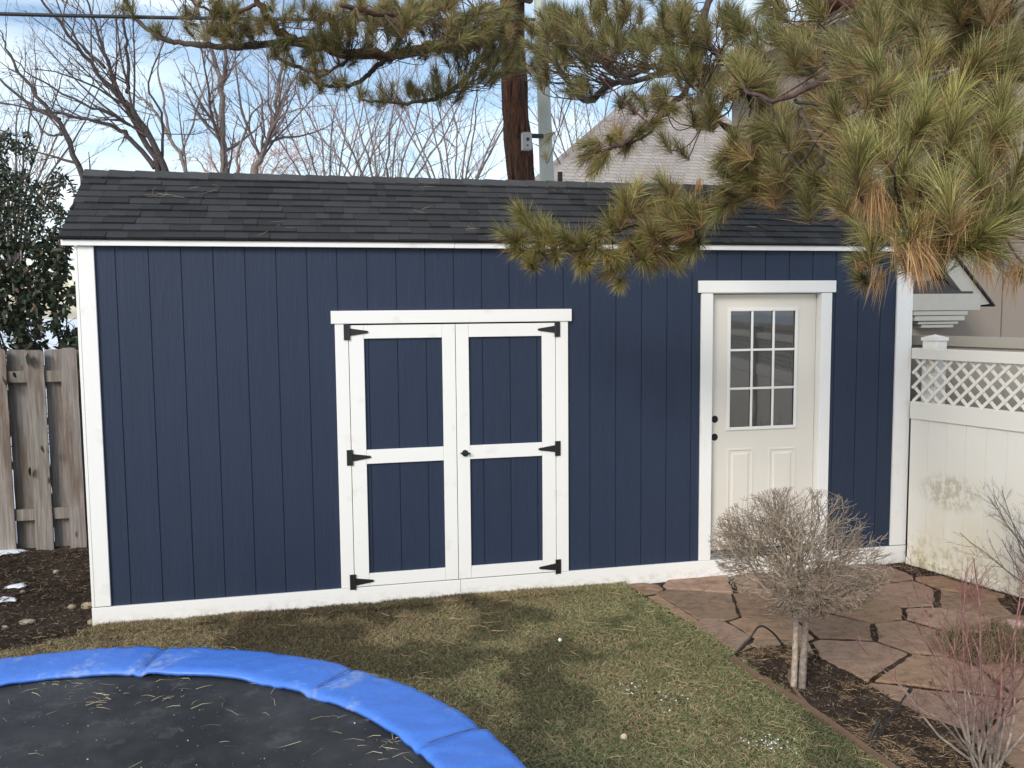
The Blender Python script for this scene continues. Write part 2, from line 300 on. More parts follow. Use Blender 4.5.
# turf tufts spilling over the soil at the left edge of the lawn and in the planted patch
def scatter_straw(name, label, n, fn, c0, c1, lmin, lmax, w, up=.12, parent=None):
    x, y, z = fn(n); n = len(x); th = rng.uniform(0, 2*np.pi, n); el = np.abs(rng.normal(0, up, n)); L = rng.uniform(lmin, lmax, n)
    d = np.stack([np.cos(th)*np.cos(el), np.sin(th)*np.cos(el), np.sin(el)], 1); P0 = np.stack([x, y, z], 1)
    bend = rng.normal(0, .12, (n, 3))*L[:, None]; bend[:, 2] = 0
    P1 = P0+d*(L/2)[:, None]+bend; P2 = P0+d*L[:, None]
    t = rng.random((n, 1)); C = (1-t)*np.array([c0])+t*np.array([c1])
    o = blades(name, P0, P1, P2, np.full(n, w), C, M['litter'], parent)
    if not parent: tag(o, label, 'litter', kind='stuff')
    return o
def uni(x0, x1, y0, y1, z, cond=None):
    def f(n):
        x = rng.uniform(x0, x1, n); y = rng.uniform(y0, y1, n)
        if cond is not None: k = cond(x, y); x, y = x[k], y[k]
        return x, y, z+rng.uniform(0, .012, len(x))
    return f
BED = [(3.707, -1.454), (4.09, -1.42), (4.134, -1.577), (4.182, -1.874), (4.217, -2.23), (4.26, -2.58), (4.3, -3.0), (4.4, -3.6), (4.4, -5), (3.95, -5), (3.9, -4.2), (3.80, -2.835), (3.742, -2.13)]
grid = grid_sheet('mulch_bed', 3.66, 4.5, -5, -1.38, 130, 320, lambda X, Y: np.where(inpoly(X, Y, BED), -.0+.03*fbm(X, Y, 8, 15)+.02*fbm(X, Y, 25, 19), -.06), M['soil'])
scatter_straw('mulch_litter', 'dry pine needles and bark crumbs over the narrow planting bed', 9000,
    uni(3.7, 4.4, -3.6, -1.42, .018, lambda x, y: inpoly(x, y, BED) & (fbm(x, y, 4, 91)+(-y-1.4)*.12 > .5+.15*rng.random(len(x)))), (.16, .10, .05), (.46, .33, .19), .02, .09, .0022)
scatter_straw('bark_crumbs', 'dark shredded bark in the planting bed below the globe bush', 9000,
    uni(3.7, 4.4, -3.6, -1.42, .014, lambda x, y: inpoly(x, y, BED)), (.03, .02, .015), (.22, .155, .115), .008, .035, .006, .4)
scatter_straw('soil_litter', 'twigs, bark and dead grass on bare soil beside the board fence', 9000,
    uni(-3.2, -.2, -.55, 2.2, .0), (.02, .014, .01), (.17, .125, .085), .012, .06, .006, .3)
scatter_straw('lawn_needles', 'fallen straw coloured pine needles lying on the lawn', 1500,
    uni(-1.2, 3.7, -3.0, -.05, .03, lambda x, y: fbm(x, y, 3, 71) > .45), (.3, .2, .1), (.55, .42, .24), .06, .14, .0022, .1)

# flagstones: irregular slabs cut from a jittered cell pattern
def clip(poly, a, b, c):
    out = []
    for i in range(len(poly)):
        p, q = poly[i], poly[(i+1) % len(poly)]; dp = a*p[0]+b*p[1]-c; dq = a*q[0]+b*q[1]-c
        if dp <= 0: out.append(p)
        if (dp < 0) != (dq < 0) and abs(dp-dq) > 1e-12:
            t = dp/(dp-dq); out.append((p[0]+t*(q[0]-p[0]), p[1]+t*(q[1]-p[1])))
    return out
PATCH = (5.42, -1.78, .52, .36)
def left_edge(y):
    pts = [(0.0, 3.52), (-.81, 3.64), (-1.454, 3.715)]
    return None
def flagstones():
    r = random.Random(5); seeds = []
    for i in range(900):
        p = (r.uniform(3.2, 8), r.uniform(-5.6, .3)); 
        if all(((p[0]-q[0])/1.3)**2+(p[1]-q[1])**2 > .31**2 for q in seeds): seeds.append(p)
    b = MB()
    for s in seeds:
        poly = [(3, -6), (9, -6), (9, .02), (3, .02)]; poly = clip(poly, 0, 1, -.02)
        for q in seeds:
            if q is s or abs(q[0]-s[0]) > 1.6 or abs(q[1]-s[1]) > 1.6: continue
            a, c_ = q[0]-s[0], q[1]-s[1]; l = math.hypot(a, c_); m = ((q[0]+s[0])/2, (q[1]+s[1])/2); g = .010+.019*(math.sin((q[0]+s[0])*377.7+(q[1]+s[1])*211)*.5+.5)**1.8
            poly = clip(poly, a/l, c_/l, (a*m[0]+c_*m[1])/l-g)
            if len(poly) < 3: break
        if len(poly) < 3: continue
        # trim at lawn edge and bed
        poly = clip(poly, -1.0, -.131, -(3.545)) 
        cx = sum(p[0] for p in poly)/max(1, len(poly)) if poly else 0; cyy = sum(p[1] for p in poly)/max(1, len(poly)) if poly else 0
        if not poly or len(poly) < 3: continue
        # subdivide the edges and roughen them
        pts = []
        for i in range(len(poly)):
            p, q = poly[i], poly[(i+1) % len(poly)]; L = math.hypot(q[0]-p[0], q[1]-p[1]); n = max(1, int(L/.035))
            for j in range(n):
                t = j/n; x = p[0]+t*(q[0]-p[0]); y = p[1]+t*(q[1]-p[1])
                e = (float(fbm(x, y, 6, 31))-.5)*.035+(float(vnoise(x, y, 22, 32))-.5)*.02
                dx, dy = x-cx, y-cyy; l = math.hypot(dx, dy)+1e-6; x += dx/l*e*.9; y += dy/l*e*.9
                if inpoly(np.array([x]), np.array([y]), BED)[0]:
                    # push out to the right-hand border of the bed
                    for _ in range(60):
                        x += (.01 if y < -1.5 else .004); y += (.0 if y < -1.5 else .008)
                        if not inpoly(np.array([x]), np.array([y]), BED)[0]: break
                pts.append((x, min(y, -.015)))
        ar = sum(pts[i][0]*pts[(i+1) % len(pts)][1]-pts[(i+1) % len(pts)][0]*pts[i][1] for i in range(len(pts)))/2
        if ar < .015: continue
        # slabs inside the planted patch and along the fence are left out
        if ((cx-PATCH[0])/PATCH[2])**2+((cyy-PATCH[1])/PATCH[3])**2 < .8: continue
        fx = 5.965-.26*(cyy+.02)
        if cx > fx-.06: continue
        pts = [(min(x, 5.965-.26*(y+.02)-.10-.05*float(vnoise(x, y, 3, 2))), y) for x, y in pts]
        v = r.uniform(.70, 1.22); b.cur = (v, v*r.uniform(.93, 1.05), v*r.uniform(.86, 1.1)); z = .014+r.uniform(-.004, .006); n = len(pts)
        tx, ty = r.uniform(-.01, .01), r.uniform(-.01, .01)
        zz = lambda x, y: z+tx*(x-cx)+ty*(y-cyy)
        top = [(x+(cx-x)*.02, y+(cyy-y)*.02, zz(x, y)) for x, y in pts]; mid = [(x, y, zz(x, y)-.006) for x, y in pts]; bot = [(x, y, -.07) for x, y in pts]
        b.add(top+mid+bot, [tuple(range(n))]+[(i+n, (i+1) % n+n, (i+1) % n, i) for i in range(n)]+[(i+2*n, (i+1) % n+2*n, (i+1) % n+n, i+n) for i in range(n)])
    o = b.build('path', M['flag']); o['kind'] = 'structure'
flagstones()
scatter_straw('path_needles', 'thin scatter of dry pine needles and twigs on the flagstones', 700,
    uni(3.6, 6.0, -3.2, -.1, .022, lambda x, y: x < 5.9-.26*y), (.22, .13, .08), (.5, .36, .22), .04, .12, .002, .05)
scatter_straw('joint_litter', 'crumbs and dead stems gathered at the foot of the vinyl fence', 2600,
    lambda n: (lambda y, t: (5.965-.26*(y+.02)-.02-.2*t*t, y, np.full(n, .0)))(rng.uniform(-2.6, -.03, n), rng.random(n)), (.05, .035, .025), (.3, .2, .13), .015, .05, .004, .35)
# planted patch
def patch_fn(n):
    a = rng.uniform(0, 2*np.pi, n); r = np.sqrt(rng.random(n)); return PATCH[0]+PATCH[2]*r*np.cos(a), PATCH[1]+PATCH[3]*r*np.sin(a), np.full(n, -.01)
scatter_straw('ground_cover', 'low tangle of dull green and brown stems in a gap of the flagstones', 6500, patch_fn, (.06, .065, .025), (.26, .19, .11), .04, .12, .004, .7)

# ------------------------------------------------------------------ the shed
G = .2032; XL, XR = -.222, 5.95; WT = 2.555; RY, RZ = .72, 3.122; DB = 1.44
shed = thing('garden_shed', (2.86, .7, 0), 'navy blue wooden garden shed with white trim and dark shingle roof', 'shed')
def groove_panel(mb, x0, x1, z0, z1, y=0., first=0, t=.012):
    """vertical siding with shallow square grooves every 8 inches, facing -Y"""
    xs = [x0]; gs = [G*i for i in range(-2, 32) if x0+.01 < G*i < x1-.01]
    prof = [(x0, y)]
    for g in gs: prof += [(g-.0034, y), (g-.0024, y+.006), (g+.0024, y+.006), (g+.0034, y)]
    prof += [(x1, y)]; n = len(prof)
    v = [(x, yy, z0) for x, yy in prof]+[(x, yy, z1) for x, yy in prof]+[(x0, y+t, z0), (x1, y+t, z0), (x0, y+t, z1), (x1, y+t, z1)]
    f = [(i, i+1, i+1+n, i+n) for i in range(n-1)]
    f += [(2*n, 2*n+2, 2*n+3, 2*n+1), (0, n, 2*n+2, 2*n), (n-1, 2*n+1, 2*n+3, 2*n-1)]
    mb.add(v, f)
wl = MB()
groove_panel(wl, XL+.01, 1.47, .01, WT); groove_panel(wl, 1.47, 3.0, 2.035, WT); groove_panel(wl, 3.0, 4.215, .01, WT)
groove_panel(wl, 4.215, 5.165, 2.24, WT); groove_panel(wl, 5.165, XR-.01, .01, WT)
wall = wl.build('front_wall', M['navy'], shed)
# the other three walls
w2 = MB()
for X, sg in ((XL, 1), (XR, -1)):
    w2.prism([(X, .013, .01), (X, DB, .01), (X, DB, WT), (X, RY, RZ-.04), (X, .013, WT)], (sg*.012, 0, 0))
w2.box(XL+.013, XR-.013, DB-.012, DB, .01, WT); w2.build('side_walls', M['navy'], shed)
fl = MB(); fl.box(XL+.02, XR-.02, .02, DB-.02, .012, .10); fl.build('floor', M['interior'], shed)
wt = .019
def trim(name, boxes, mat='white', parent=shed, bevel=.0025):
    b = MB()
    for q in boxes: b.box(*q)
    return b.build(name, M[mat], parent, bevel=bevel)
trim('corner_trim', [(XL-.001, -.125, -wt, -.0005, .152, WT-.009)]); trim('corner_trim', [(XL-.021, XL-.002, -wt-.001, .09, .152, WT-.009)])
trim('corner_trim', [(5.828, XR+.001, -wt, -.0005, .152, WT-.009)]); trim('corner_trim', [(XR+.002, XR+.021, -wt-.001, .09, .152, WT-.009)])
trim('base_trim', [(XL-.022, 2.252, -wt-.004, -.0005, .0, .146)], 'whiteh'); trim('base_trim', [(2.2545, XR+.004, -wt-.004, -.0005, .0, .146)], 'whiteh')
trim('base_trim', [(XL-.022, XL-.001, .002, DB, .0, .146)], 'whiteh'); trim('base_trim', [(XR+.005, XR+.024, -wt, DB, .0, .146)], 'whiteh')
ex0, ex1 = -.312, 6.04
trim('fascia', [(ex0, 2.24, -.045, -.024, 2.548, 2.592)], 'whiteh'); trim('fascia', [(2.2425, ex1, -.045, -.024, 2.5475, 2.5915)], 'whiteh')
trim('soffit', [(ex0+.003, ex1-.003, -.0235, .01, 2.556, 2.572)], 'whiteh')
ry = (RZ-2.60)/(RY+.05)
for X in (ex0, ex1-.02):
    b = MB(); b.prism([(X, -.04, 2.548), (X, -.04, 2.592), (X, RY, RZ-.015), (X, 2*RY+.04, 2.592), (X, 2*RY+.04, 2.548), (X, RY, RZ-.07)], (.02, 0, 0)); b.build('rake_board', M['whiteh'], shed)
# roof: courses of laminated shingles
S0 = Vector((0, -.062, 2.594)); S1 = Vector((0, RY, RZ)); sd = (S1-S0); SL = sd.length; su = sd.normalized(); sn = Vector((0, -su.z, su.y))
def roofslope(name, flip):
    b = MB(); deckc = .03
    mir = (lambda p: Vector((p.x, 2*RY-p.y, p.z))) if flip else (lambda p: p)
    def pr(u, s, h): return mir(Vector((u, 0, 0))+S0+su*s+sn*h)
    b.cur = (.02, .02, .02)
    q = [pr(ex0+.004, .0, -.012), pr(ex1-.004, .0, -.012), pr(ex1-.004, SL, -.012), pr(ex0+.004, SL, -.012), pr(ex0+.004, .0, .0), pr(ex1-.004, .0, .0), pr(ex1-.004, SL, .0), pr(ex0+.004, SL, .0)]
    b.add(q, [(0, 3, 2, 1), (4, 5, 6, 7), (0, 1, 5, 4), (1, 2, 6, 5), (2, 3, 7, 6), (3, 0, 4, 7)])
    rows = 10; e = SL/rows
    for r in range(rows):
        x = ex0+rnd.uniform(-.2, 0)
        while x < ex1:
            w = rnd.uniform(.07, .22); x0 = max(x, ex0-.004); x1 = min(x+w-.0015, ex1+.004); x += w
            if x1-x0 < .01: continue
            thick = rnd.random() < .55; h = (.017 if thick else .0095)+rnd.uniform(0, .0018); s0 = r*e-(.004 if thick else 0)+rnd.uniform(-.0015, .0015)
            v = rnd.uniform(.022, .042); b.cur = (v, v*1.0, v*1.06)
            s1 = (r+1)*e+.01
            q = [pr(x0, s0, .0015), pr(x1, s0, .0015), pr(x1, s0, h), pr(x0, s0, h), pr(x1, s1, .002), pr(x0, s1, .002)]
            b.add(q, [(0, 1, 2, 3), (3, 2, 4, 5), (0, 3, 5), (1, 4, 2)])
    return b.build(name, M['shingle'], shed)
roof = roofslope('roof', False); roofslope('roof', True)
b = MB(); x = ex0-.01
while x < ex1:
    v = rnd.uniform(.042, .07); b.cur = (v, v, v); w = .17+rnd.uniform(-.01, .01); x1 = min(x+w, ex1+.01)
    for i in range(1):
        a0, a1 = .020, .012
        P = []
        for (xx, hh) in ((x, a0), (x1+.02, a1)):
            P += [Vector((xx, RY, RZ))+Vector((0, 0, hh+.006)), Vector((xx, RY, RZ))-su*.085+sn*hh, Vector((xx, RY, RZ))-su*.085+sn*(hh-.008), Vector((xx, 2*RY-(RY-su.y*.085), RZ-su.z*.085+.012))]
        b.add(P, [(0, 1, 5, 4), (1, 2, 6, 5), (0, 4, 7, 3), (0, 3, 2, 1), (4, 5, 6, 7)])
    x = x1
b.build('ridge_cap', M['shingle'], shed)
# needles fallen on the roof
def roof_fn(n):
    cx = rng.uniform(ex0+.1, ex1-.5, n//7+1); cs = rng.uniform(.05, SL-.1, n//7+1); i = rng.integers(0, len(cx), n)
    return cx[i]+rng.normal(0, .05, n), cs[i]+rng.normal(0, .03, n), np.full(n, .016)
def lay_needles(name, n, fn, frame, label, L0=.07, L1=.15, w=.0022, c0=(.28, .2, .11), c1=(.6, .5, .33)):
    u, s, h = fn(n); th = rng.normal(0, .8, n)+rng.integers(0, 2, n)*math.pi; L = rng.uniform(L0, L1, n)
    o_, ux, us, un = frame; o_, ux, us, un = (np.array(q) for q in (o_, ux, us, un))
    P0 = o_+u[:, None]*ux+s[:, None]*us+h[:, None]*un; d = np.cos(th)[:, None]*ux+np.sin(th)[:, None]*us
    p = np.cross(d, un); P2 = P0+d*L[:, None]+un*rng.uniform(0, .004, n)[:, None]; P1 = (P0+P2)/2+p*(rng.normal(0, .12, n)*L)[:, None]+un*.004
    t = rng.random((n, 1)); C = (1-t)*np.array([c0])+t*np.array([c1]); o = blades(name, P0, P1, P2, np.full(n, w), C, M['litter']); tag(o, label, 'litter', kind='stuff')
lay_needles('roof_needles', 110, roof_fn, (S0, (1, 0, 0), su, sn), 'sparse dry pine needles lying on the dark shed roof', .06, .14, .0017, (.2, .15, .09), (.45, .38, .26))

# double doors
casing_z = .148
trim('door_casing', [(1.397, 1.4875, -wt-.001, -.0004, casing_z, 2.022)]); trim('door_casing', [(2.984, 3.077, -wt-.001, -.0004, casing_z, 2.022)])
trim('door_header', [(1.372, 3.104, -wt-.008, -.0004, 2.0245, 2.114)], 'whiteh')
b = MB(); b.box(1.40, 3.07, .06, .07, .12, 2.05); b.build('dark_gap_sheet', M['dark'], shed)  # near-black sheet added so the gaps round the doors look dark
def hinge(mb_name, x, z, sgn, parent):
    b = MB(); y = -wt-.007
    xa, xb = sorted((x, x-sgn*.035)); b.box(xa, xb, y, y+.004, z-.055, z+.055)
    b.prism([(x+sgn*.006, y, z-.026), (x+sgn*.128, y, z-.008), (x+sgn*.136, y, z), (x+sgn*.128, y, z+.008), (x+sgn*.006, y, z+.026)][::sgn], (0, .004, 0))
    b.tube([(x+sgn*.002, y-.001, z-.055), (x+sgn*.002, y-.001, z+.055)], .0065, 8)
    for dz in (-.037, 0, .037): b.tube([(x-sgn*.022, y-.003, z+dz), (x-sgn*.022, y, z+dz)], .005, 6)
    for dx in (.03, .065, .1): b.tube([(x+sgn*dx, y-.003, z), (x+sgn*dx, y, z)], .005, 6)
    b.build(mb_name, M['iron'], parent)
def leaf(x0, x1, px0, px1, hs):
    b = MB(); groove_panel(b, x0+.004, x1-.004, .153, 2.012, -.001, t=.02); lf = b.build('double_door', M['navy'], shed)
    y0, y1 = -wt-.001, -.0016
    z0, z1 = .152, 2.013; e = 1.034, 1.134
    for q in ((x0, px0, y0, y1, z0, z1), (px1, x1, y0, y1, z0, z1)): trim('door_stile', [q], 'white', lf)
    for q in ((px0+.0008, px1-.0008, y0+.001, y1, 1.919, z1), (px0+.0008, px1-.0008, y0+.001, y1, *e), (px0+.0008, px1-.0008, y0+.001, y1, z0, .242)): trim('door_rail', [q], 'whiteh', lf)
    for z in (1.966, 1.085, .19):
        hinge('hinge', x0 if hs > 0 else x1, z, hs, lf)
    return lf
l1 = leaf(1.4915, 2.238, 1.594, 2.145, 1); l2 = leaf(2.2425, 2.980, 2.335, 2.879, -1)
b = MB(); y = -wt-.001
b.tube([(2.298, y, 1.081), (2.298, y-.012, 1.081)], .024, 14); b.tube([(2.298, y-.012, 1.081), (2.298, y-.022, 1.081)], .012, 10)
b.bar((2.262, y-.024, 1.084), (2.335, y-.024, 1.079), (0, 1, 0), (0, 0, 1), .008, .012); b.build('latch_handle', M['iron'], l2, bevel=.002)

# entry door
trim('entry_casing', [(4.134, 4.2295, -wt-.001, -.0004, .148, 2.2235)]); trim('entry_casing', [(5.150, 5.243, -wt-.001, -.0004, .148, 2.2235)])
trim('entry_header', [(4.110, 5.272, -wt-.008, -.0004, 2.2265, 2.318)], 'whiteh')
trim('entry_jamb', [(4.2155, 4.2365, .0005, .10, .16, 2.24)], 'lite'); trim('entry_jamb', [(5.1435, 5.1645, .0005, .10, .16, 2.24)], 'lite'); trim('entry_jamb', [(4.237, 5.143, .0005, .10, 2.2195, 2.2395)], 'lite')
trim('threshold', [(4.236, 5.144, -.012, .10, .149, .185)], 'metal')
DY = .042; dl, dr_, dz0, dz1 = 4.2395, 5.1395, .205, 2.214
gx0, gx1, gz0, gz1 = 4.382, 4.978, 1.158, 2.106
b = MB()
for q in ((dl, gx0, DY, DY+.045, dz0, dz1), (gx1, dr_, DY, DY+.045, dz0, dz1), (gx0, gx1, DY, DY+.045, gz1, dz1), (gx0, gx1, DY, DY+.045, dz0, gz0)):
    b.box(*q)
door = b.build('entry_door', M['door'], shed)
def frame_ring(b, x0, x1, z0, z1, w, y0, y1):
    b.box(x0, x0+w, y0, y1, z0, z1); b.box(x1-w, x1, y0, y1, z0, z1); b.box(x0+w, x1-w, y0, y1, z1-w, z1); b.box(x0+w, x1-w, y0, y1, z0, z0+w)
b = MB(); frame_ring(b, gx0-.004, gx1+.004, gz0-.004, gz1+.004, .026, DY-.012, DY+.001)
ix0, ix1, iz0, iz1 = gx0+.022, gx1-.022, gz0+.022, gz1-.022
for i in (1, 2): X = ix0+(ix1-ix0)*i/3; b.box(X-.009, X+.009, DY-.009, DY+.003, iz0, iz1)
for i in (1, 2): Z = iz0+(iz1-iz0)*i/3; b.box(ix0, ix1, DY-.0085, DY+.0025, Z-.009, Z+.009)
b.build('window_frame', M['lite'], door, bevel=.0035)
b = MB(); b.box(ix0-.01, ix1+.01, DY+.006, DY+.010, iz0-.01, iz1+.01); b.build('glass_pane', M['glass'], door)
def raised(x0, x1, z0, z1):
    b = MB(); frame_ring(b, x0, x1, z0, z1, .014, DY-.006, DY+.001); x0 += .03; x1 -= .03; z0 += .03; z1 -= .03; y = DY
    v = [(x0, y+.001, z0), (x1, y+.001, z0), (x1, y+.001, z1), (x0, y+.001, z1)]; i = .018
    v += [(x0+i, y-.006, z0+i), (x1-i, y-.006, z0+i), (x1-i, y-.006, z1-i), (x0+i, y-.006, z1-i)]
    b.add(v, [(4, 5, 6, 7), (0, 1, 5, 4), (1, 2, 6, 5), (2, 3, 7, 6), (3, 0, 4, 7)]); b.build('raised_panel', M['door'], door, bevel=.002)
raised(4.392, 4.612, .36, 1.008); raised(4.748, 4.982, .36, 1.0)
for z in (1.248, 1.107):
    b = MB(); b.tube([(4.281, DY-.003, z), (4.281, DY+.01, z)], .028, 16); b.build('lock_bore', M['dark'], door)
b = MB(); b.box(dl, dr_, DY+.005, DY+.03, .186, .2045); b.build('door_sweep', M['rubber'], door)

# ------------------------------------------------------------------ trampoline
TC = Vector((.16, -3.84, 0)); TH = .6; RO, RI = 1.775, 1.508
tramp = thing('trampoline', (TC.x, TC.y, 0), 'round backyard trampoline with a faded blue edge pad on the grass', 'trampoline')
seams = [math.atan2(atZ(x, y, TH).y-TC.y, atZ(x, y, TH).x-TC.x) for x, y in ((160, 655), (337, 680), (487, 728))]
stp = sum([(seams[0]-seams[1]), (seams[1]-seams[2])])/2; allseams = [seams[1]+i*stp for i in range(int(2*math.pi/stp)+1)]
allseams = seams+[seams[0]+i*stp for i in range(1, 10)]
def pad():
    A, Rn = 720, 14; a = np.linspace(0, 2*np.pi, A, endpoint=False); t = np.linspace(0, 1, Rn)
    AA, TT = np.meshgrid(a, t); ds = np.min(np.abs((AA[None]-np.array(allseams)[:, None, None]+np.pi) % (2*np.pi)-np.pi), 0)
    wob = .01*(vnoise(AA*6, AA*0, 1, 4)-.5)
    Rr = RI-.015+(RO-RI+.015)*TT+wob*np.where(TT < .5, 1.2, .8)
    pinch = np.exp(-(ds/.012)**2)
    fold = (fbm(AA*9, TT*1.2, 1, 61)-.5)*.020+.005*(np.abs(vnoise(AA*22+TT*3, TT*1.5, 1, 67)-.5)*2)**.5+(fbm(AA*30+TT*4, TT*2, 1, 62)-.5)*.012*np.exp(-(ds/.12)**2)
    Z = TH+.012+.009*np.sin(np.pi*TT)**.6+fold-.012*pinch-.035*np.clip((TT-.93)/.07, 0, 1)+.006*(fbm(AA*60, TT*.6, 1, 64)-.5)*(.4+TT)-.006*np.clip((.06-TT)/.06, 0, 1)
    X = TC.x+Rr*np.cos(AA); Y = TC.y+Rr*np.sin(AA); V = np.stack([X, Y, Z], -1).reshape(-1, 3)
    V2 = V.copy(); V2[:, 2] -= .014
    i = np.arange(A); f = []
    for r in range(Rn-1):
        p = r*A+i; q = r*A+(i+1) % A; f.append(np.stack([p, p+A, q+A, q], 1)); f.append(np.stack([q, q+A, p+A, p], 1)+A*Rn)
    for r in (0, (Rn-1)*A):
        p = r+i; q = r+(i+1) % A; f.append(np.stack([p, q, q+A*Rn, p+A*Rn], 1) if r == 0 else np.stack([q, p, p+A*Rn, q+A*Rn], 1))
    Fc = np.concatenate(f); o = np_mesh('edge_pad', np.concatenate([V, V2]), Fc.ravel(), np.full(len(Fc), 4), M['pad'], parent=tramp, smooth=True)
    return o
padob = pad()
for s in allseams:
    b = MB(); c, sn_ = math.cos(s), math.sin(s); pts = [(TC.x+r*c, TC.y+r*sn_, TH+.024-.004*abs(2*(r-RI)/(RO-RI)-1)**3) for r in np.linspace(RI+.03, RO-.045, 8)]
    b.cur = (.10, .17, .36); b.tube([Vector(p)-Vector((0, 0, .004)) for p in pts], [.0028+.001*math.sin(i*2.3) for i in range(8)], 5); b.build('seam', M['litter'], padob)
n = 160; b = MB(); ang = [2*math.pi*i/n for i in range(n)]
V = [(TC.x+(RI+.09)*math.cos(a), TC.y+(RI+.09)*math.sin(a), TH-.010) for a in ang]
b.add(V+[(TC.x, TC.y, TH-.03)], [(i, (i+1) % n, n) for i in range(n)]); b.build('jumping_mat', M['mat'], tramp, smooth=True)
b = MB(); b.tube([(TC.x+(RO-.05)*math.cos(a), TC.y+(RO-.05)*math.sin(a), TH-.03) for a in ang]+[(TC.x+(RO-.05), TC.y, TH-.03)], .021, 8); b.build('frame', M['metal'], tramp, smooth=True)
for i in range(4):
    a0 = i*math.pi/2+.5; P = [(TC.x+(RO-.05)*math.cos(a), TC.y+(RO-.05)*math.sin(a), z) for a, z in ((a0-.3, TH-.04), (a0-.27, .05), (a0-.22, .022), (a0+.22, .022), (a0+.27, .05), (a0+.3, TH-.04))]
    b = MB(); b.tube(P, .019, 8); b.build('leg', M['metal'], tramp, smooth=True)
clusters = [(75, 690, 14, .07), (48, 684, 6, .06), (92, 702, 22, .09), (165, 681, 10, .08), (155, 702, 8, .05), (188, 708, 5, .04), (178, 692, 5, .05), (25, 720, 5, .2), (240, 722, 5, .08), (390, 752, 26, .09), (405, 735, 8, .08), (130, 730, 8, .3), (330, 745, 8, .3), (350, 712, 6, .1), (270, 690, 5, .1)]
U, Sx = [], []
for x, y, n, s in clusters:
    p = atZ(x, y, TH-.02); U.append(p.x+rng.normal(0, s, n)); Sx.append(p.y+rng.normal(0, s*.6, n))
U, Sx = np.concatenate(U), np.concatenate(Sx)
lay_needles('mat_needles', len(U), lambda n: (U, Sx, np.full(n, TH-.009)), ((0, 0, 0), (1, 0, 0), (0, 1, 0), (0, 0, 1)), 'dry tan pine needles in small heaps on the black mat', .03, .09, .0017, (.25, .19, .11), (.55, .47, .30))
a = rng.uniform(0, 2*np.pi, 1500); r = RI*np.sqrt(rng.random(1500))*.98; x = TC.x+r*np.cos(a); y = TC.y+r*np.sin(a); kk = fbm(x, y, 2.5, 88) > .47; x, y = x[kk], y[kk]; n = len(x)
th = rng.uniform(0, 6.28, n); L = rng.uniform(.0015, .007, n); P0 = np.stack([x, y, np.full(n, TH-.008)], 1); d = np.stack([np.cos(th), np.sin(th), np.full(n, .2)], 1)
t = rng.random((n, 1)); o = blades('mat_crumbs', P0, P0+d*L[:, None]*.6, P0+d*L[:, None], L*.6, .12+t*np.array([[.38, .38, .35]]), M['litter']); tag(o, 'pale crumbs and grit sprinkled across the black mat', 'debris', kind='stuff')

# ------------------------------------------------------------------ board fence on the left
FY = 2.33
wf = thing('board_fence', (-2.6, FY, 0), 'weathered grey brown board on board fence beside the shed', 'fence')
bx = 0
def board(x0, x1, y, ztop, z0=-.04):
    b = MB(); v = rnd.uniform(.75, 1.15); b.cur = (v, v*rnd.uniform(.96, 1.01), v*rnd.uniform(.9, 1.0)); z = ztop; t = .017; c = .022
    lean = rnd.uniform(-.006, .006); n = 12
    L = []; Rr = []
    for i in range(n+1):
        f = i/n; zz = z0+(z-c-z0)*f; wv = rnd.uniform(-.0025, .0025); L.append((x0+wv+lean*f, zz)); Rr.append((x1+rnd.uniform(-.0025, .0025)+lean*f, zz))
    pts = L+[(x0+c+lean, z), (x1-c+lean, z)]+Rr[::-1]
    m = len(pts); V = [(x, y, zz) for x, zz in pts]+[(x, y+t, zz) for x, zz in pts]
    b.add(V, [tuple(range(m)), tuple(range(2*m-1, m-1, -1))]+[((i+1) % m, i, i+m, (i+1) % m+m) for i in range(m)])
    return b.build('board', M['wood'], wf)
x = -3.9; i = 0
fronts = [(-1.118, -.965)]
edges = [-1.575, -1.43]
# front boards (near face) and back boards between them, as the photo shows
FR = [(-1.56, -1.41), (-1.10, -.965), (-.885, -.775), (-.65, -.51)]
BK = [(-1.375, -1.185), (-1.25, -1.09), (-.985, -.84), (-.76, -.63)]
FR = [(-1.57, -1.40), (-1.235, -1.09), (-.95, -.815), (-.70, -.56)]; BK = [(-1.41, -1.225), (-1.10, -.94), (-.845, -.69)]
x = -1.95
while x > -6: FR.append((x, x+.15)); BK.append((x+.16, x+.33)); x -= .36
x = -.45
while x < 6.2: FR.append((x, x+.15)); BK.append((x+.17, x+.33)); x += .36
for a_, b_ in FR: board(a_, b_, FY-.045, 1.80+rnd.uniform(-.012, .012))
for a_, b_ in BK: board(a_, b_, FY+.036, 1.79+rnd.uniform(-.015, .015))
for z in (1.555, .31, .93):
    if z == .93: continue
    b = MB(); b.cur = (.95, .93, .9); b.box(-6.1, 6.3, FY-.024, FY+.032, z-.05, z+.05); b.build('rail', M['wood'], wf)

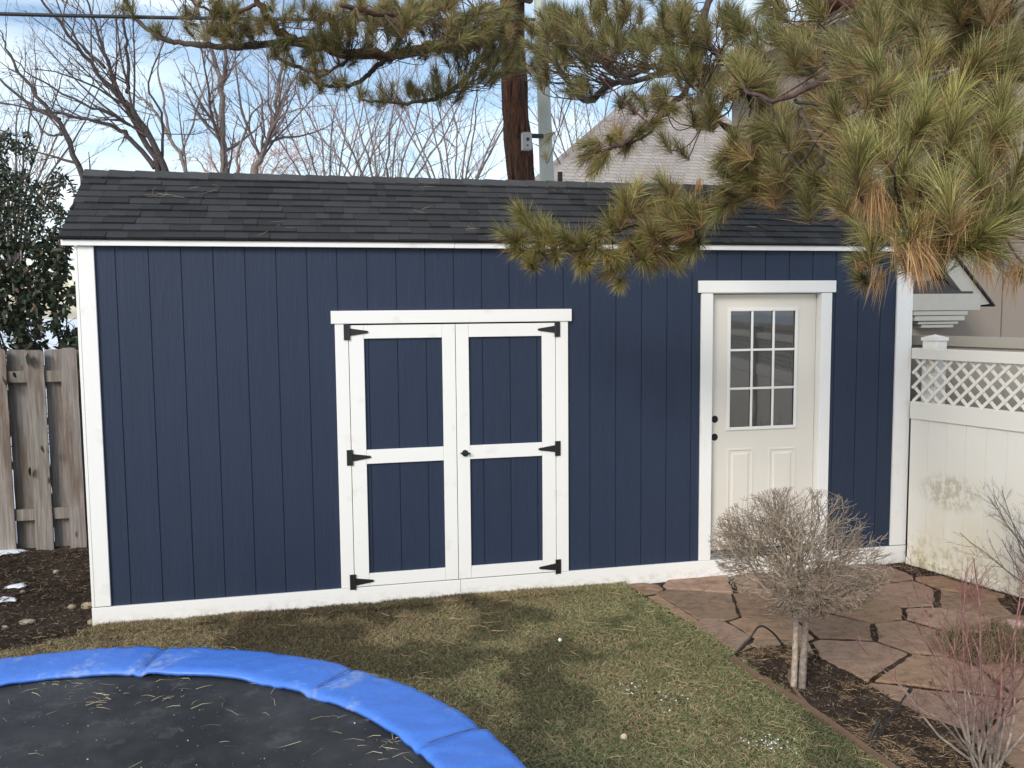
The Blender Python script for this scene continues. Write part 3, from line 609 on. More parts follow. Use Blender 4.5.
# ------------------------------------------------------------------ white vinyl fence on the right
FA = Vector((5.975, -.045, 0)); FD = Vector((.26, -1, 0)).normalized(); FN = Vector((-FD.y, FD.x, 0))*-1   # FN to the left side
if FN.x > 0: FN = -FN
vf = thing('vinyl_fence', FA, 'white vinyl privacy fence with a diamond lattice top and grimy panels', 'fence')
def vb(b, s0, s1, n0, n1, z0, z1):
    P = [FA+FD*s+FN*n for s, n in ((s0, n0), (s1, n0), (s1, n1), (s0, n1))]; b.prism([(p.x, p.y, z0) for p in P], (0, 0, z1-z0))
LEN = 2.36
for k in range(5):
    s = k*LEN; po = -.115 if k == 0 else 0; so = s+.10 if k == 0 else s; b = MB(); vb(b, so-.0635, so+.0635, po-.0635, po+.0635, -.05, 1.835); pst = b.build('post', M['vinyl'], vf, bevel=.004)
    b = MB(); vb(b, so-.072, so+.072, po-.072, po+.072, 1.8355, 1.862)
    c0 = [FA+FD*(so+i)+FN*(j+po) for i, j in ((-.066, -.066), (.066, -.066), (.066, .066), (-.066, .066))]; tp = FA+FD*so+FN*po; b.add([(p.x, p.y, 1.862) for p in c0]+[(tp.x, tp.y, 1.885)], [(0, 1, 4), (1, 2, 4), (2, 3, 4), (3, 0, 4)])
    b.build('cap', M['vinyl'], pst)
    if k == 4: continue
    a0, a1 = (s if k == 0 else s+.066), s+LEN-.066
    for z0, z1, w in ((1.69, 1.775, .03), (1.205, 1.345, .03), (.0, .06, .028)):
        b = MB(); vb(b, a0, a1, -w, w, z0, z1); b.build('rail', M['vinyl'], vf, bevel=.004)
    b = MB(); n = 14; wd = (a1-a0)/n
    for i in range(n):
        p0 = a0+i*wd; 
        vb(b, p0+.004, p0+wd-.0004, -.014, .014, .0605, 1.2045); vb(b, p0-.0002, p0+.0036, -.011, .011, .061, 1.204)
    b.build('panel', M['vinyl'], vf)
    b = MB(); zl, zh = 1.3455, 1.6895; sp = .118
    for sg, off in ((1, .006), (-1, -.006)):
        c = a0-(zh-zl)
        while c < a1+(zh-zl):
            # slat centre line: s = c + sg*(z-zl)
            pts = []
            s0_, z0_, s1_, z1_ = c, zl, c+sg*(zh-zl), zh
            lo, hi = 0., 1.
            ds = s1_-s0_
            t0, t1 = sorted(((a0-s0_)/ds, (a1-s0_)/ds)); lo = max(0, t0); hi = min(1, t1)
            if hi > lo+.03:
                A = FA+FD*(s0_+ds*lo)+FN*off+Vector((0, 0, zl+(zh-zl)*lo)); B = FA+FD*(s0_+ds*hi)+FN*off+Vector((0, 0, zl+(zh-zl)*hi))
                dd = (B-A).normalized(); b.bar(A, B, FN, dd.cross(FN), .009, .023)
            c += sp
    lt = b.build('lattice', M['vinyl'], vf)
# tan fence of the neighbour just behind
tf = thing('tan_fence', FA-FN*.62, 'plain tan vinyl fence standing just behind the white lattice fence', 'fence')
b = MB(); vb(b, -1.5, 9.4, -.66, -.60, 1.77, 1.855); b.build('rail', M['tanvinyl'], tf)
b = MB()
for i in range(70): s = -1.5+i*.155; vb(b, s, s+.152, -.64, -.62, -.05, 1.769)
b.build('panel', M['tanvinyl'], tf)

# ------------------------------------------------------------------ neighbour house
HY = 4.6
nh = thing('neighbour_house', (9, HY, 0), 'tan stucco house with pale cornice and grey shingle roof beyond the fence', 'house')
A0 = atY(760, 330, HY).x; J = atY(1001, 330, HY).x
wz = lambda x, y: atY(x, y, HY).z
gA = atY(765, 54, HY); gB = atY(846, 20, HY); slope = (gB.z-gA.z)/(gB.x-gA.x); apx = gA.x+4.6; apz = gA.z+slope*4.6
b = MB()
b.prism([(A0, HY, -.1), (J-.012, HY, -.1), (J-.012, HY, gA.z+slope*(J-.012-gA.x)), (A0, HY, gA.z)][::-1], (0, .9, 0)); b.prism([(J+.012, HY, -.1), (A0+9.2, HY, -.1), (A0+9.2, HY, gA.z), (apx, HY, apz), (J+.012, HY, gA.z+slope*(J+.012-gA.x))][::-1], (0, .9, 0))
b.box(J-.013, J+.013, HY+.03, HY+.1, 0, 4); b.build('wall', M['stucco'], nh)
b = MB(); b.prism([(gA.x-.5, HY-.35, gA.z-.5*slope), (apx, HY-.35, apz), (apx, HY-.35, apz+.22), (gA.x-.5, HY-.35, gA.z-.5*slope+.22)], (0, 1.5, 0))
b.prism([(apx, HY-.35, apz), (apx+5.1, HY-.35, apz-5.1*slope), (apx+5.1, HY-.35, apz-5.1*slope+.22), (apx, HY-.35, apz+.22)], (0, 1.5, 0)); b.build('roof', M['nshingle'], nh)
# lower gable with boxed return
GY = HY-.62
g0 = atY(985, 305, GY); apex = atY(872, 158, GY); le = 2*apex.x-g0.x; cx_ = atY(951, 320, GY).x
b = MB(); b.prism([(2*apex.x-cx_, GY+.12, -.1), (cx_, GY+.12, -.1), (cx_, GY+.12, g0.z+.02), (apex.x, GY+.12, apex.z-.12), (2*apex.x-cx_, GY+.12, g0.z+.02)][::-1], (0, .49, 0)); b.build('gable_wall', M['stucco'], nh)
un = Vector((g0.x-apex.x, 0, g0.z-apex.z)).normalized(); nn = Vector((-un.z, 0, un.x)); nn = nn if nn.z > 0 else -nn
for sg in (1, -1):
    E0 = Vector((g0.x if sg > 0 else le, GY-.1, g0.z)); U = Vector((un.x*sg, 0, un.z)); NN = Vector((nn.x*sg, 0, nn.z))
    L = (Vector((apex.x, 0, apex.z))-Vector((E0.x, 0, E0.z))).length
    b = MB(); T = Vector((apex.x, GY-.1, apex.z)); 
    b.prism([T, E0-U*.02, E0-NN*.02-U*.18-NN*.19, T-Vector((0, 0, .30))], (0, .12, 0)); b.build('rake_board', M['cornice'], nh)
    b = MB(); b.prism([T+Vector((0, -.05, 0))+NN*.022, E0+U*.03+Vector((0, -.05, 0))+NN*.022, E0+U*.03+Vector((0, -.05, 0))+NN*.0, T+Vector((0, -.05, 0))], (0, 1.0, 0)); b.build('roof', M['dark'], nh)
r0 = atY(981, 293.5, GY-.12); r1 = atY(981, 310, GY-.12); rl = atY(900, 300, GY-.12).x; inner = atY(921, 300, GY).x
def hbox(x0, x1, z0, z1, d, name='cornice'):
    b = MB(); b.box(x0, x1, GY-.12-d, GY+.119, z0, z1); b.build(name, M['cornice'], nh, bevel=.004)
hbox(rl-.6, r0.x, r1.z, r0.z, 0)
RRC = 1
zz = r1.z; q = [(968, 5.0, -.015), (966, 5.5, -.03), (961, 3.5, -.055), (957, 3.5, -.07)]; yy = 310.5
for px_, h, d in q:
    zt = atY(940, yy, GY-.1).z; zb = atY(940, yy+h-.3, GY-.1).z; hbox(atY(914+(968-px_), 300, GY-.1).x, atY(px_, 300, GY-.1).x, zb, zt-.003, d); yy += h
b = MB(); b.cur = (.04, .04, .042); b.prism([(rl-.6, GY-.118, r0.z+.001), (r0.x-.12, GY-.118, r0.z+.001), (r0.x-.12, GY+.118, r0.z+.16), (rl-.6, GY+.118, r0.z+.16)], (0, .002, .02)); b.build('return_roof', M['shingle'], nh)
# second, farther house with the hip roof
fh = thing('hip_roof_house', (8, 13, 0), 'stucco house with a pale grey hip roof and vent pipe behind the shed ridge', 'house')
Rl, Rr = atY(632, 97, 14), atY(705, 95, 14); El = atY(500, 232, 10.2); er = atY(860, 232, 10.2)
ez = El.z; RRz = (Rl.z+Rr.z)/2; bk = 2*14-10.2
P = [(El.x, 10.2, ez), (er.x, 10.2, ez), (er.x, bk, ez), (El.x, bk, ez), (Rl.x, 14, RRz), (Rr.x, 14, RRz)]
b = MB(); b.add(P, [(0, 1, 5, 4), (1, 2, 5), (2, 3, 4, 5), (3, 0, 4), (0, 3, 2, 1)]); b.build('roof', M['nshingle'], fh)
b = MB(); b.box(El.x+.5, er.x-.5, 10.7, bk-.5, -.1, ez-.01); b.build('wall', M['stucco'], fh)
vp = atY(560, 176, 11.2); b = MB(); b.tube([(vp.x, 11.2, vp.z-.5), (vp.x, 11.2, vp.z+.08)], .05, 10); b.build('vent_pipe', M['dark'], fh)

# ------------------------------------------------------------------ utility pole, cable
pl = thing('utility_pole', (4.2, 4.0, 0), 'pale grey green metal utility pole behind the shed, right of the pine trunk', 'utility pole')
b = MB(); q1, q2 = atY(547, 180, 4.0), atY(540, 0, 4.0); b.tube([(q1.x+.04, 4.0, -.1), (q1.x, 4.0, q1.z), (q2.x, 4.0, q2.z), (q2.x-.1, 4.0, 8.3)], [.095, .085, .07, .062], 20); b.build('shaft', M['pole'], pl, smooth=True)
bxp = atY(526.5, 141.5, 3.95); b = MB(); b.box(bxp.x-.055, bxp.x+.055, 3.90, 4.0, bxp.z-.10, bxp.z+.10); eb = b.build('meter_box', M['boxgrey'], pl, bevel=.01)
b = MB(); b.box(bxp.x-.012, bxp.x+.02, 3.892, 3.901, bxp.z-.0, bxp.z+.035); b.box(bxp.x-.01, bxp.x+.01, 3.892, 3.901, bxp.z-.06, bxp.z-.045); b.build('meter_face', M['iron'], eb)
b = MB(); b.box(bxp.x+.055, q1.x-.02, 3.93, 3.98, bxp.z+.045, bxp.z+.09); b.build('bracket', M['iron'], pl)
cb0 = atY(0, 14.5, 4.0); cb1 = atY(260, 19.5, 4.0); dx = (cb1-cb0)
b = MB(); pts = [cb0+dx*t+Vector((0, 0, .02*(t-.5)**2)) for t in np.linspace(-3, (q2.x-cb0.x)/dx.x, 14)]
b.tube(pts, .020, 8); o = b.build('overhead_cable', M['rubber'], smooth=True); tag(o, 'thick black overhead cable crossing the sky at upper left', 'cable')

# ------------------------------------------------------------------ branching plants
def rot_about(v, ax, a): return Matrix.Rotation(a, 3, ax) @ v
def wander(r, p, d, L, n, wob, up=0.):
    pts = [p.copy()]; d = d.normalized(); st = L/n
    for i in range(n):
        d = (d+Vector((r.gauss(0, wob), r.gauss(0, wob), r.gauss(0, wob)+up))).normalized(); pts.append(pts[-1]+d*st)
    return pts
def sub(r, mb, pts, rd, level, dens, ang, lenf, cfun, wob=.10, up=.03, minr=.002, t0=.1, planar=0):
    """children along a drawn limb"""
    L = sum((pts[i+1]-pts[i]).length for i in range(len(pts)-1)); n = max(1, int(dens*L))
    for _ in range(n):
        t = t0+(1-t0)*r.random(); f = t*(len(pts)-1); i = min(int(f), len(pts)-2); p = pts[i].lerp(pts[i+1], f-i); tg = (pts[i+1]-pts[i]).normalized()
        ax = tg.orthogonal().normalized(); ax = rot_about(ax, tg, r.uniform(0, 2*math.pi)); d = rot_about(tg, ax, r.uniform(*ang))
        l = L*lenf*(1-.5*t)*r.uniform(.5, 1.2); rr = max(minr, (rd[0]*(1-t)+rd[1]*t)*r.uniform(.35, .6)); nseg = 5 if level > 1 else 4
        q = wander(r, p, d, l, nseg, wob, up); k = 4 if level > 1 else 3; mb.cur = cfun(q[-1], rr)
        mb.tube(q, [rr*(1-.75*j/nseg) for j in range(nseg+1)], k, False)
        if level > 1: sub(r, mb, q, (rr, max(minr, rr*.3)), level-1, dens*2.0, ang, lenf*1.05, cfun, wob, up, minr, .1)
def smoothpath(P, n=4):
    out = []; P = [Vector(p) for p in P]
    for i in range(len(P)-1):
        a = P[max(i-1, 0)]; b_ = P[i]; c = P[i+1]; d = P[min(i+2, len(P)-1)]
        for j in range(n):
            t = j/n; out.append(.5*((2*b_)+(-a+c)*t+(2*a-5*b_+4*c-d)*t*t+(-a+3*b_-3*c+d)*t**3))
    out.append(P[-1]); return out
def bare_tree(name, label, base_px, Y, limbs, r0, col, tcol, levels=3, dens=2.2, seed=1, lenf=.42, ground=True, group='bare trees behind the shed', up=.03, minr=.003):
    r = random.Random(seed); base = atY(base_px[0], base_px[1], Y); root = thing(name, (base.x, Y, -.1), label, 'tree', group)
    trunk = MB(); tw = MB(); jit = lambda c: (lambda f: tuple(x*f for x in c))(r.uniform(.75, 1.2))
    trunk.cur = col; trunk.tube([(base.x+.05, Y, -.15), (base.x, Y, base.z*.5), tuple(base)], [r0*.95, r0*.8, r0*.6], 10)
    for L in limbs:
        pts = smoothpath([atY(x, y, Y+dy) for (x, y, dy) in L['p']], 5); a, c = L['r'][0]*.68, L['r'][1]*.28; n = len(pts)
        # organic wobble
        pts = [p+Vector((r.gauss(0, .012), r.gauss(0, .02), r.gauss(0, .012))) if 0 < i < n-1 else p for i, p in enumerate(pts)]
        trunk.cur = jit(col); trunk.tube(pts, [a+(c-a)*i/(n-1) for i in range(n)], 7, False)
        sub(r, tw, pts, (a, c), levels, dens*1.9, (.35, .95), lenf, lambda p, rr: jit(tcol), .11, up, minr)
    trunk.build('trunk', M['limb'], root, smooth=True); tw.build('twigs', M['limb'], root, smooth=True)
    return root
GREY = (.20, .165, .145); DG = (.085, .07, .065); PINK = (.30, .20, .175); TAN = (.36, .29, .24)
bare_tree('bare_tree', 'dark forked bare tree rising from behind the left end of the ridge', (165, 260), 7.5, [
    dict(p=[(165, 260, 0), (168, 178, 0), (140, 120, 0), (118, 95, 0), (85, 55, 0), (45, 5, 0), (20, -40, 0)], r=(.085, .03)),
    dict(p=[(150, 240, 0), (158, 172, 0), (128, 110, .2), (110, 70, .3), (96, 25, .4), (80, -20, .5)], r=(.08, .03)),
    dict(p=[(127, 92, 0), (129, 75, -.2), (126, 40, -.3), (124, 0, -.4), (126, -30, -.4)], r=(.045, .025)),
    dict(p=[(155, 168, 0), (132, 140, .15), (110, 125, .3), (70, 116, .4), (30, 108, .5), (-20, 98, .6)], r=(.06, .025)),
    dict(p=[(130, 125, 0), (100, 110, -.3), (55, 90, -.4), (20, 65, -.5), (-10, 30, -.5)], r=(.035, .012)),
    dict(p=[(105, 68, 0), (70, 30, .3), (50, -20, .4)], r=(.035, .015)),
    dict(p=[(160, 172, 0), (163, 120, .3), (150, 85, .5), (165, 40, .6), (185, 0, .7)], r=(.035, .012))], .11, DG, (.13, .1, .09), seed=3, dens=1.9)
bare_tree('bare_tree', 'slanting bare tree whose limb reaches left over the dark evergreen', (95, 270), 6.5, [
    dict(p=[(95, 250, 0), (82, 178, 0), (60, 125, 0), (35, 95, 0), (10, 55, 0), (0, 30, 0)], r=(.07, .025)),
    dict(p=[(60, 120, 0), (30, 105, .2), (0, 80, .3), (-25, 60, .3)], r=(.045, .02)), dict(p=[(62, 135, 0), (45, 132, .1), (25, 100, .2), (5, 60, .3)], r=(.025, .01))], .085, DG, (.14, .11, .1), seed=8, dens=1.8)
bare_tree('bare_tree', 'upright bare tree with pale bark splitting above the ridge, left of centre', (222, 260), 8.5, [
    dict(p=[(222, 260, 0), (223, 175, 0), (222, 140, 0), (221, 90, 0), (214, 60, 0), (200, 20, 0), (185, -30, 0)], r=(.105, .04)),
    dict(p=[(221, 90, 0), (226, 60, -.2), (222, 20, -.3), (225, -30, -.3)], r=(.06, .035)),
    dict(p=[(222, 120, 0), (205, 100, .3), (190, 60, .5), (170, 20, .7)], r=(.03, .012)),
    dict(p=[(224, 150, 0), (214, 110, -.3), (212, 60, -.4), (205, 10, -.5)], r=(.03, .012))], .12, GREY, (.20, .15, .135), seed=12, dens=1.8)
bare_tree('bare_tree', 'curving bare tree leaning right between the upright tree and the pine', (255, 265), 8.0, [
    dict(p=[(252, 262, 0), (256, 178, 0), (265, 145, 0), (275, 118, 0), (279, 80, 0), (284, 40, 0), (282, -20, 0)], r=(.085, .03)),
    dict(p=[(272, 125, 0), (285, 95, .3), (300, 70, .4), (312, 40, .5)], r=(.045, .015)),
    dict(p=[(262, 150, 0), (262, 100, -.4), (240, 70, -.5), (225, 40, -.6)], r=(.03, .012)),
    dict(p=[(235, 180, 0), (240, 145, 0), (252, 115, 0), (268, 100, 0), (282, 88, 0)], r=(.035, .012)),
    dict(p=[(277, 120, 0), (292, 110, -.3), (320, 106, -.4), (350, 104, -.5)], r=(.022, .008))], .1, (.24, .195, .17), (.22, .165, .15), seed=17, dens=1.9)
bare_tree('bare_tree', 'thin grey bare tree leaning left, seen between the two forked trees', (188, 260), 9.5, [
    dict(p=[(190, 250, 0), (187, 175, 0), (165, 130, 0), (150, 105, 0), (135, 95, 0), (120, 85, 0)], r=(.06, .02)),
    dict(p=[(170, 140, 0), (163, 100, 0), (158, 60, 0), (170, 20, 0)], r=(.04, .015)), dict(p=[(180, 160, 0), (200, 100, .4), (215, 60, .6), (240, 20, .7)], r=(.03, .01))], .08, (.28, .24, .215), (.24, .185, .165), seed=21, dens=1.7)
for i, (bx_, Y, sp, sd_, lab) in enumerate(((385, 11, 1, 31, 'spreading multi stemmed bare tree framed between shed ridge and pine limb'), (455, 12, .8, 37, 'vase shaped bare tree just left of the reddish pine trunk'), (330, 14, .9, 41, 'faint twiggy bare tree far behind the centre of the ridge'), (590, 13, .7, 43, 'small bare tree between the metal pole and the grey hip roof'), (15, 12, 1.0, 47, 'faint bare tree far off at the left edge of the sky'))):
    r = random.Random(sd_); limbs = []
    for j in range(9):
        a = -1+2*j/8+r.uniform(-.1, .1); limbs.append(dict(p=[(bx_+a*8, 265, 0), (bx_+a*25*sp, 190, r.uniform(-.3, .3)), (bx_+a*62*sp, 130, r.uniform(-.8, .8)), (bx_+a*100*sp+r.uniform(-10, 10), 75+r.uniform(-15, 15), r.uniform(-1, 1)), (bx_+a*125*sp+r.uniform(-10, 10), 35+r.uniform(-20, 20), r.uniform(-1, 1))], r=(.04, .01)))
    bare_tree('bare_tree', lab, (bx_, 262), Y, limbs, .12 if i < 4 else .05, (.24, .185, .165) if i < 4 else (.12, .1, .09), (.27, .2, .18), levels=2, dens=1.7, seed=sd_, lenf=.33, up=.05)
bare_tree('bare_tree', 'distant reddish bare tree low behind the ridge near the curving tree', (240, 262), 19, [
    dict(p=[(240+j*5, 240, 0), (240+j*9, 185, 0), (240+j*14, 160, .3*j), (242+j*17, 145-abs(j)*-4, .4*j)], r=(.05, .015)) for j in range(-3, 5)], .15, (.42, .24, .19), (.5, .29, .23), levels=2, dens=2.6, seed=52, lenf=.5, minr=.006)

# ------------------------------------------------------------------ evergreen shrub over the board fence
sh = thing('evergreen_shrub', (-1.75, 3.4, 0), 'dark leafy evergreen climbing above the board fence at left', 'shrub')
r = random.Random(4); b = MB()
for i in range(26):
    b.cur = (.09, .07, .055); p = Vector((-1.9+r.uniform(-.9, 1.2), 3.3+r.uniform(-.3, .6), -.1)); d = Vector((r.uniform(-.25, .2), r.uniform(-.1, .1), 1)); L = r.uniform(2, 3.1)
    q = wander(r, p, d, L, 8, .09, .02); b.tube(q, [.02*(1-.09*j) for j in range(9)], 5, False); sub(r, b, q, (.018, .006), 2, 2.4, (.5, 1.3), .3, lambda p, rr: (.09, .07, .05), .15, .0, .003)
b.build('stems', M['limb'], sh, smooth=True)
def shrub_leaves():
    # density mask by image outline of the crown
    pts = []; r = np.random.default_rng(9)
    outl = [(-120, 90), (-10, 128), (18, 133), (30, 130), (34, 150), (30, 175), (45, 185), (58, 168), (75, 185), (88, 215), (96, 260), (100, 345), (105, 400), (-120, 400)]
    px = r.uniform(-110, 105, 42000); py = r.uniform(90, 380, 42000); Y = r.uniform(2.75, 4.1, 42000)
    k = inpoly(px, py, outl); cl = fbm(px/40, py/40, 1.4, 71)+.35*(fbm(px/12, py/12, 1.2, 75)-.5)
    dn = np.where(py < 240, .52, .50); k &= (cl > .66-dn*.45-np.where(py > 235, .03, 0)) & (r.random(42000) < np.where(py > 240, .62, .95))
    return px[k], py[k], Y[k]
px, py, Y = shrub_leaves(); n = len(px); P = np.array([atY(a_, b_, c_) for a_, b_, c_ in zip(px, py, Y)])
def leaves(name, P, L, Wd, C, parent, droop=-.6):
    n = len(P); d = rng.normal(size=(n, 3)); d[:, 2] += droop; d /= np.linalg.norm(d, axis=1, keepdims=True); s = np.cross(d, rng.normal(size=(n, 3))); s /= np.linalg.norm(s, axis=1, keepdims=True); nn_ = np.cross(d, s)
    L = L[:, None]; Wd = Wd[:, None]
    V = np.stack([P, P+d*L*.35+s*Wd*.5+nn_*Wd*.12, P+d*L*.75+s*Wd*.36+nn_*Wd*.1, P+d*L, P+d*L*.75-s*Wd*.36+nn_*Wd*.1, P+d*L*.35-s*Wd*.5+nn_*Wd*.12], 1).reshape(-1, 3)
    bi = (np.arange(n)*6)[:, None]; Fc = np.concatenate([bi+np.array([[0, 1, 2, 3]]), bi+np.array([[0, 3, 4, 5]])], 1).ravel()
    return np_mesh(name, V, Fc, np.full(2*n, 4), M['leaf'], np.repeat(C, 6, 0), parent)
t = rng.random((n, 1)); C = (1-t)*np.array([[.012, .018, .010]])+t*np.array([[.055, .07, .035]]); brn = (rng.random(n) < np.where((px > 40) & (py < 240), .28, .08))[:, None]; C = np.where(brn, (.12, .075, .05)*(.5+rng.random((n, 1))), C)
leaves('foliage', P, np.where(py > 240, 1, .62)*rng.uniform(.05, .11, n), np.where(py > 240, 1, .55)*rng.uniform(.025, .045, n), C, sh)
# a few larger leaves hanging on the fence boards
hl = [(28, 352, .13), (2, 375, .13), (41, 445, .08), (30, 466, .10), (13, 372, .06), (43, 143, .10)]
P = np.array([atY(x, y, FY-.09 if y > 200 else 3.2) for x, y, l in hl]); leaves('leaf_cluster', P, np.array([l for *_, l in hl]), np.array([l*.5 for *_, l in hl]), np.full((len(hl), 3), (.02, .025, .018)), sh, -4)
def small_leaves_bush():
    o = None
# far hedge line seen through gaps
# ------------------------------------------------------------------ pine
pine = thing('pine_tree', (3.95, 4.7, -.1), 'large long needled pine with reddish trunk and limbs overhanging the shed', 'tree')
b = MB(); tp = smoothpath([(4.02, 4.7, -.15), (3.95, 4.7, 2), (3.875, 4.7, 3.74), (3.785, 4.7, 4.75), (3.77, 4.7, 6), (3.85, 4.7, 8), (3.8, 4.8, 10.5)], 8); n = len(tp)
rt = random.Random(2); k_ = 22; V = []; Fc = []
for i, p in enumerate(tp):
    R_ = .215*(1-.42*i/(n-1))+(.06 if i == 0 else 0)
    for j in range(k_):
        a = 2*math.pi*j/k_; e = 1+.10*math.sin(a*5+i*.35)+.06*math.sin(a*9-i*.6)+rt.uniform(-.03, .03); V.append((p.x+R_*e*math.cos(a)*.9, p.y+R_*e*math.sin(a), p.z))
for i in range(n-1):
    for j in range(k_): Fc.append((i*k_+j, i*k_+(j+1) % k_, (i+1)*k_+(j+1) % k_, (i+1)*k_+j))
b.add(V, Fc); b.build('trunk', M['bark'], pine, smooth=True)
RED = (.125, .068, .048); GRB = (.085, .062, .05); LGT = (.28, .235, .19)
# limbs: (px, py, camera distance), radii, colour
LIMBS = [
 ([(515, 30, 10.9), (470, 42, 10.4), (430, 48, 9.8), (395, 55, 9.3), (355, 54, 9.0), (322, 48, 8.8), (295, 40, 8.6), (272, 22, 8.4), (255, -8, 8.2)], (.075, .032), RED),
 ([(322, 48, 8.8), (290, 42, 8.9), (250, 46, 9.0), (215, 46, 9.0), (180, 43, 9.1), (155, 35, 9.2), (132, 12, 9.3), (122, -10, 9.3)], (.045, .015), GRB),
 ([(290, 43, 8.9), (272, 52, 8.7), (300, 68, 8.6), (330, 70, 8.5), (350, 58, 8.6)], (.02, .014), GRB),
 ([(390, 56, 9.3), (375, 68, 9.0), (362, 80, 8.8), (345, 86, 8.7), (322, 85, 8.6), (310, 78, 8.6)], (.03, .012), GRB),
 ([(505, 10, 10.9), (480, 60, 10.0), (455, 88, 9.2), (430, 100, 8.8), (395, 103, 8.6), (362, 100, 8.5)], (.035, .01), GRB),
 ([(255, 5, 8.3), (235, 12, 8.5), (205, 8, 8.6), (180, -5, 8.7)], (.02, .01), GRB),
 ([(530, 0, 10.9), (470, -10, 9.5), (420, 10, 8.5), (390, 15, 8), (340, 5, 7.6)], (.045, .02), RED),
 ([(530, 30, 10.9), (570, 45, 9.5), (600, 60, 8.5), (625, 75, 7.8), (655, 65, 7.2)], (.05, .02), GRB),
 ([(540, 40, 10.9), (575, 90, 9.0), (590, 100, 8.4), (610, 85, 7.9), (640, 80, 7.3), (700, 60, 6.6)], (.035, .02), GRB),
 ([(700, 20, 7.5), (690, 80, 7.0), (672, 105, 6.7), (650, 125, 6.5), (625, 143, 6.4), (605, 150, 6.3)], (.03, .012), GRB),
 ([(660, 120, 6.6), (640, 140, 6.5), (610, 145, 6.4)], (.014, .008), GRB),
 ([(545, -30, 10.9), (640, -55, 8.5), (740, -30, 6.8), (800, -10, 5.9), (870, 2, 5.0), (930, -8, 4.3), (1030, -40, 3.6), (1100, -40, 3.2)], (.10, .05), RED),
 ([(1040, -20, 3.6), (1010, 25, 3.5), (975, 20, 3.6), (960, 5, 3.8)], (.014, .008), (.16, .12, .11)),
 ([(1090, -30, 3.4), (1075, 110, 3.2), (1020, 142, 3.0), (985, 150, 2.85), (940, 165, 2.75), (905, 165, 2.7)], (.013, .005), LGT),
 ([(1075, 110, 3.2), (1040, 180, 2.9), (990, 215, 2.7), (950, 225, 2.65), (912, 222, 2.6)], (.010, .005), LGT),
 ([(950, 225, 2.6), (920, 222, 3.0), (885, 226, 3.4), (850, 218, 3.7), (825, 205, 3.9), (805, 185, 4.1), (790, 165, 4.3)], (.013, .010), LGT),
 ([(790, 165, 4.3), (770, 180, 4.5), (745, 195, 4.7), (710, 205, 4.9), (680, 225, 5.1), (650, 245, 5.2), (635, 250, 5.25)], (.018, .010), (.2, .15, .12)),
 ([(700, 212, 5.0), (640, 225, 5.15), (600, 235, 5.25), (560, 245, 5.3), (540, 240, 5.35)], (.012, .006), GRB),
 ([(640, 248, 5.2), (632, 225, 5.3), (630, 205, 5.3)], (.009, .006), GRB),
 ([(900, 0, 4.6), (860, 50, 4.2), (820, 80, 4.0), (780, 100, 4.0), (745, 90, 4.2)], (.018, .008), GRB),
 ([(1080, 40, 3.3), (960, 70, 3.2), (900, 90, 3.1), (860, 120, 2.9), (848, 150, 2.75)], (.010, .005), LGT),
 ([(800, 110, 4.0), (820, 150, 3.8), (812, 180, 3.9)], (.014, .008), GRB),
 ([(720, -20, 6.9), (700, 30, 6.4), (720, 60, 6.0), (700, 95, 5.8), (715, 120, 5.6)], (.03, .012), GRB),
 ([(795, 100, 4.0), (815, 105, 3.9), (840, 102, 3.8)], (.008, .006), (.05, .05, .05)),
]
SAMP = []
for P_, (ra, rb), c in LIMBS:
    pts = smoothpath([atD(*q) for q in P_], 6); n = len(pts); b = MB(); v = [tuple(x*rt.uniform(.85, 1.15) for x in c)][0]; b.cur = v
    pts = [p+Vector((rt.gauss(0, .006), rt.gauss(0, .006), rt.gauss(0, .006)))*(1 if ra < .06 else 2) if 0 < i < n-1 else p for i, p in enumerate(pts)]
    rr = [(ra+(rb-ra)*i/(n-1))*rt.uniform(.92, 1.1) for i in range(n)]
    b.tube(pts, rr, 9, True); b.build('branch', M['limb'], pine, smooth=True)
    SAMP += [(p, q) for p, q in zip(pts, rr)]
SP = np.array([s[0] for s in SAMP])
TW = MB(); NP0, NP1, NP2, NW, NC = [], [], [], [], []
nr = np.random.default_rng(77)
def tuft(c, ax, L, n, hue, brown=.12, w=.0019, fan=1.0):
    n = int(n*1.9); brown *= .7
    c = np.array(c); ax = np.array(ax, float); ax /= np.linalg.norm(ax); u = nr.random(n)**.8; base = c-ax*(u*L*.8)[:, None]
    rv = nr.normal(size=(n, 3)); rv -= (rv@ax)[:, None]*ax; rv /= np.linalg.norm(rv, axis=1, keepdims=True)+1e-9
    aa = nr.uniform(.35, 1.05, n)*fan*(.5+.8*u); d = ax*np.cos(aa)[:, None]+rv*np.sin(aa)[:, None]
    l = L*nr.uniform(.5, 1.1, n); P1 = base+d*(l*.5)[:, None]; d2 = d+np.array([0, 0, -.16]); d2 += nr.normal(0, .11, (n, 3)); d2 /= np.linalg.norm(d2, axis=1, keepdims=True); P2 = P1+d2*(l*.5)[:, None]
    g0, g1 = np.array([.055, .060, .018]), np.array([.41, .385, .13]); hv = nr.uniform(-.12, .12); g1 = g1*np.array([1+hv, 1, 1-hv]); t = nr.random((n, 1))**1.2; C = (g0*(1-t)+g1*t)*hue
    yl = nr.random(n) < .14; C[yl] = np.array([.36, .31, .13])*nr.uniform(.7, 1.1, (yl.sum(), 1))
    old = (nr.random(n) < brown) | ((u > .72) & (nr.random(n) < brown*3)); C[old] = np.array([.34, .20, .09])*nr.uniform(.45, 1.25, (old.sum(), 1))
    NP0.append(base); NP1.append(P1); NP2.append(P2); NW.append(np.full(n, w)); NC.append(C)
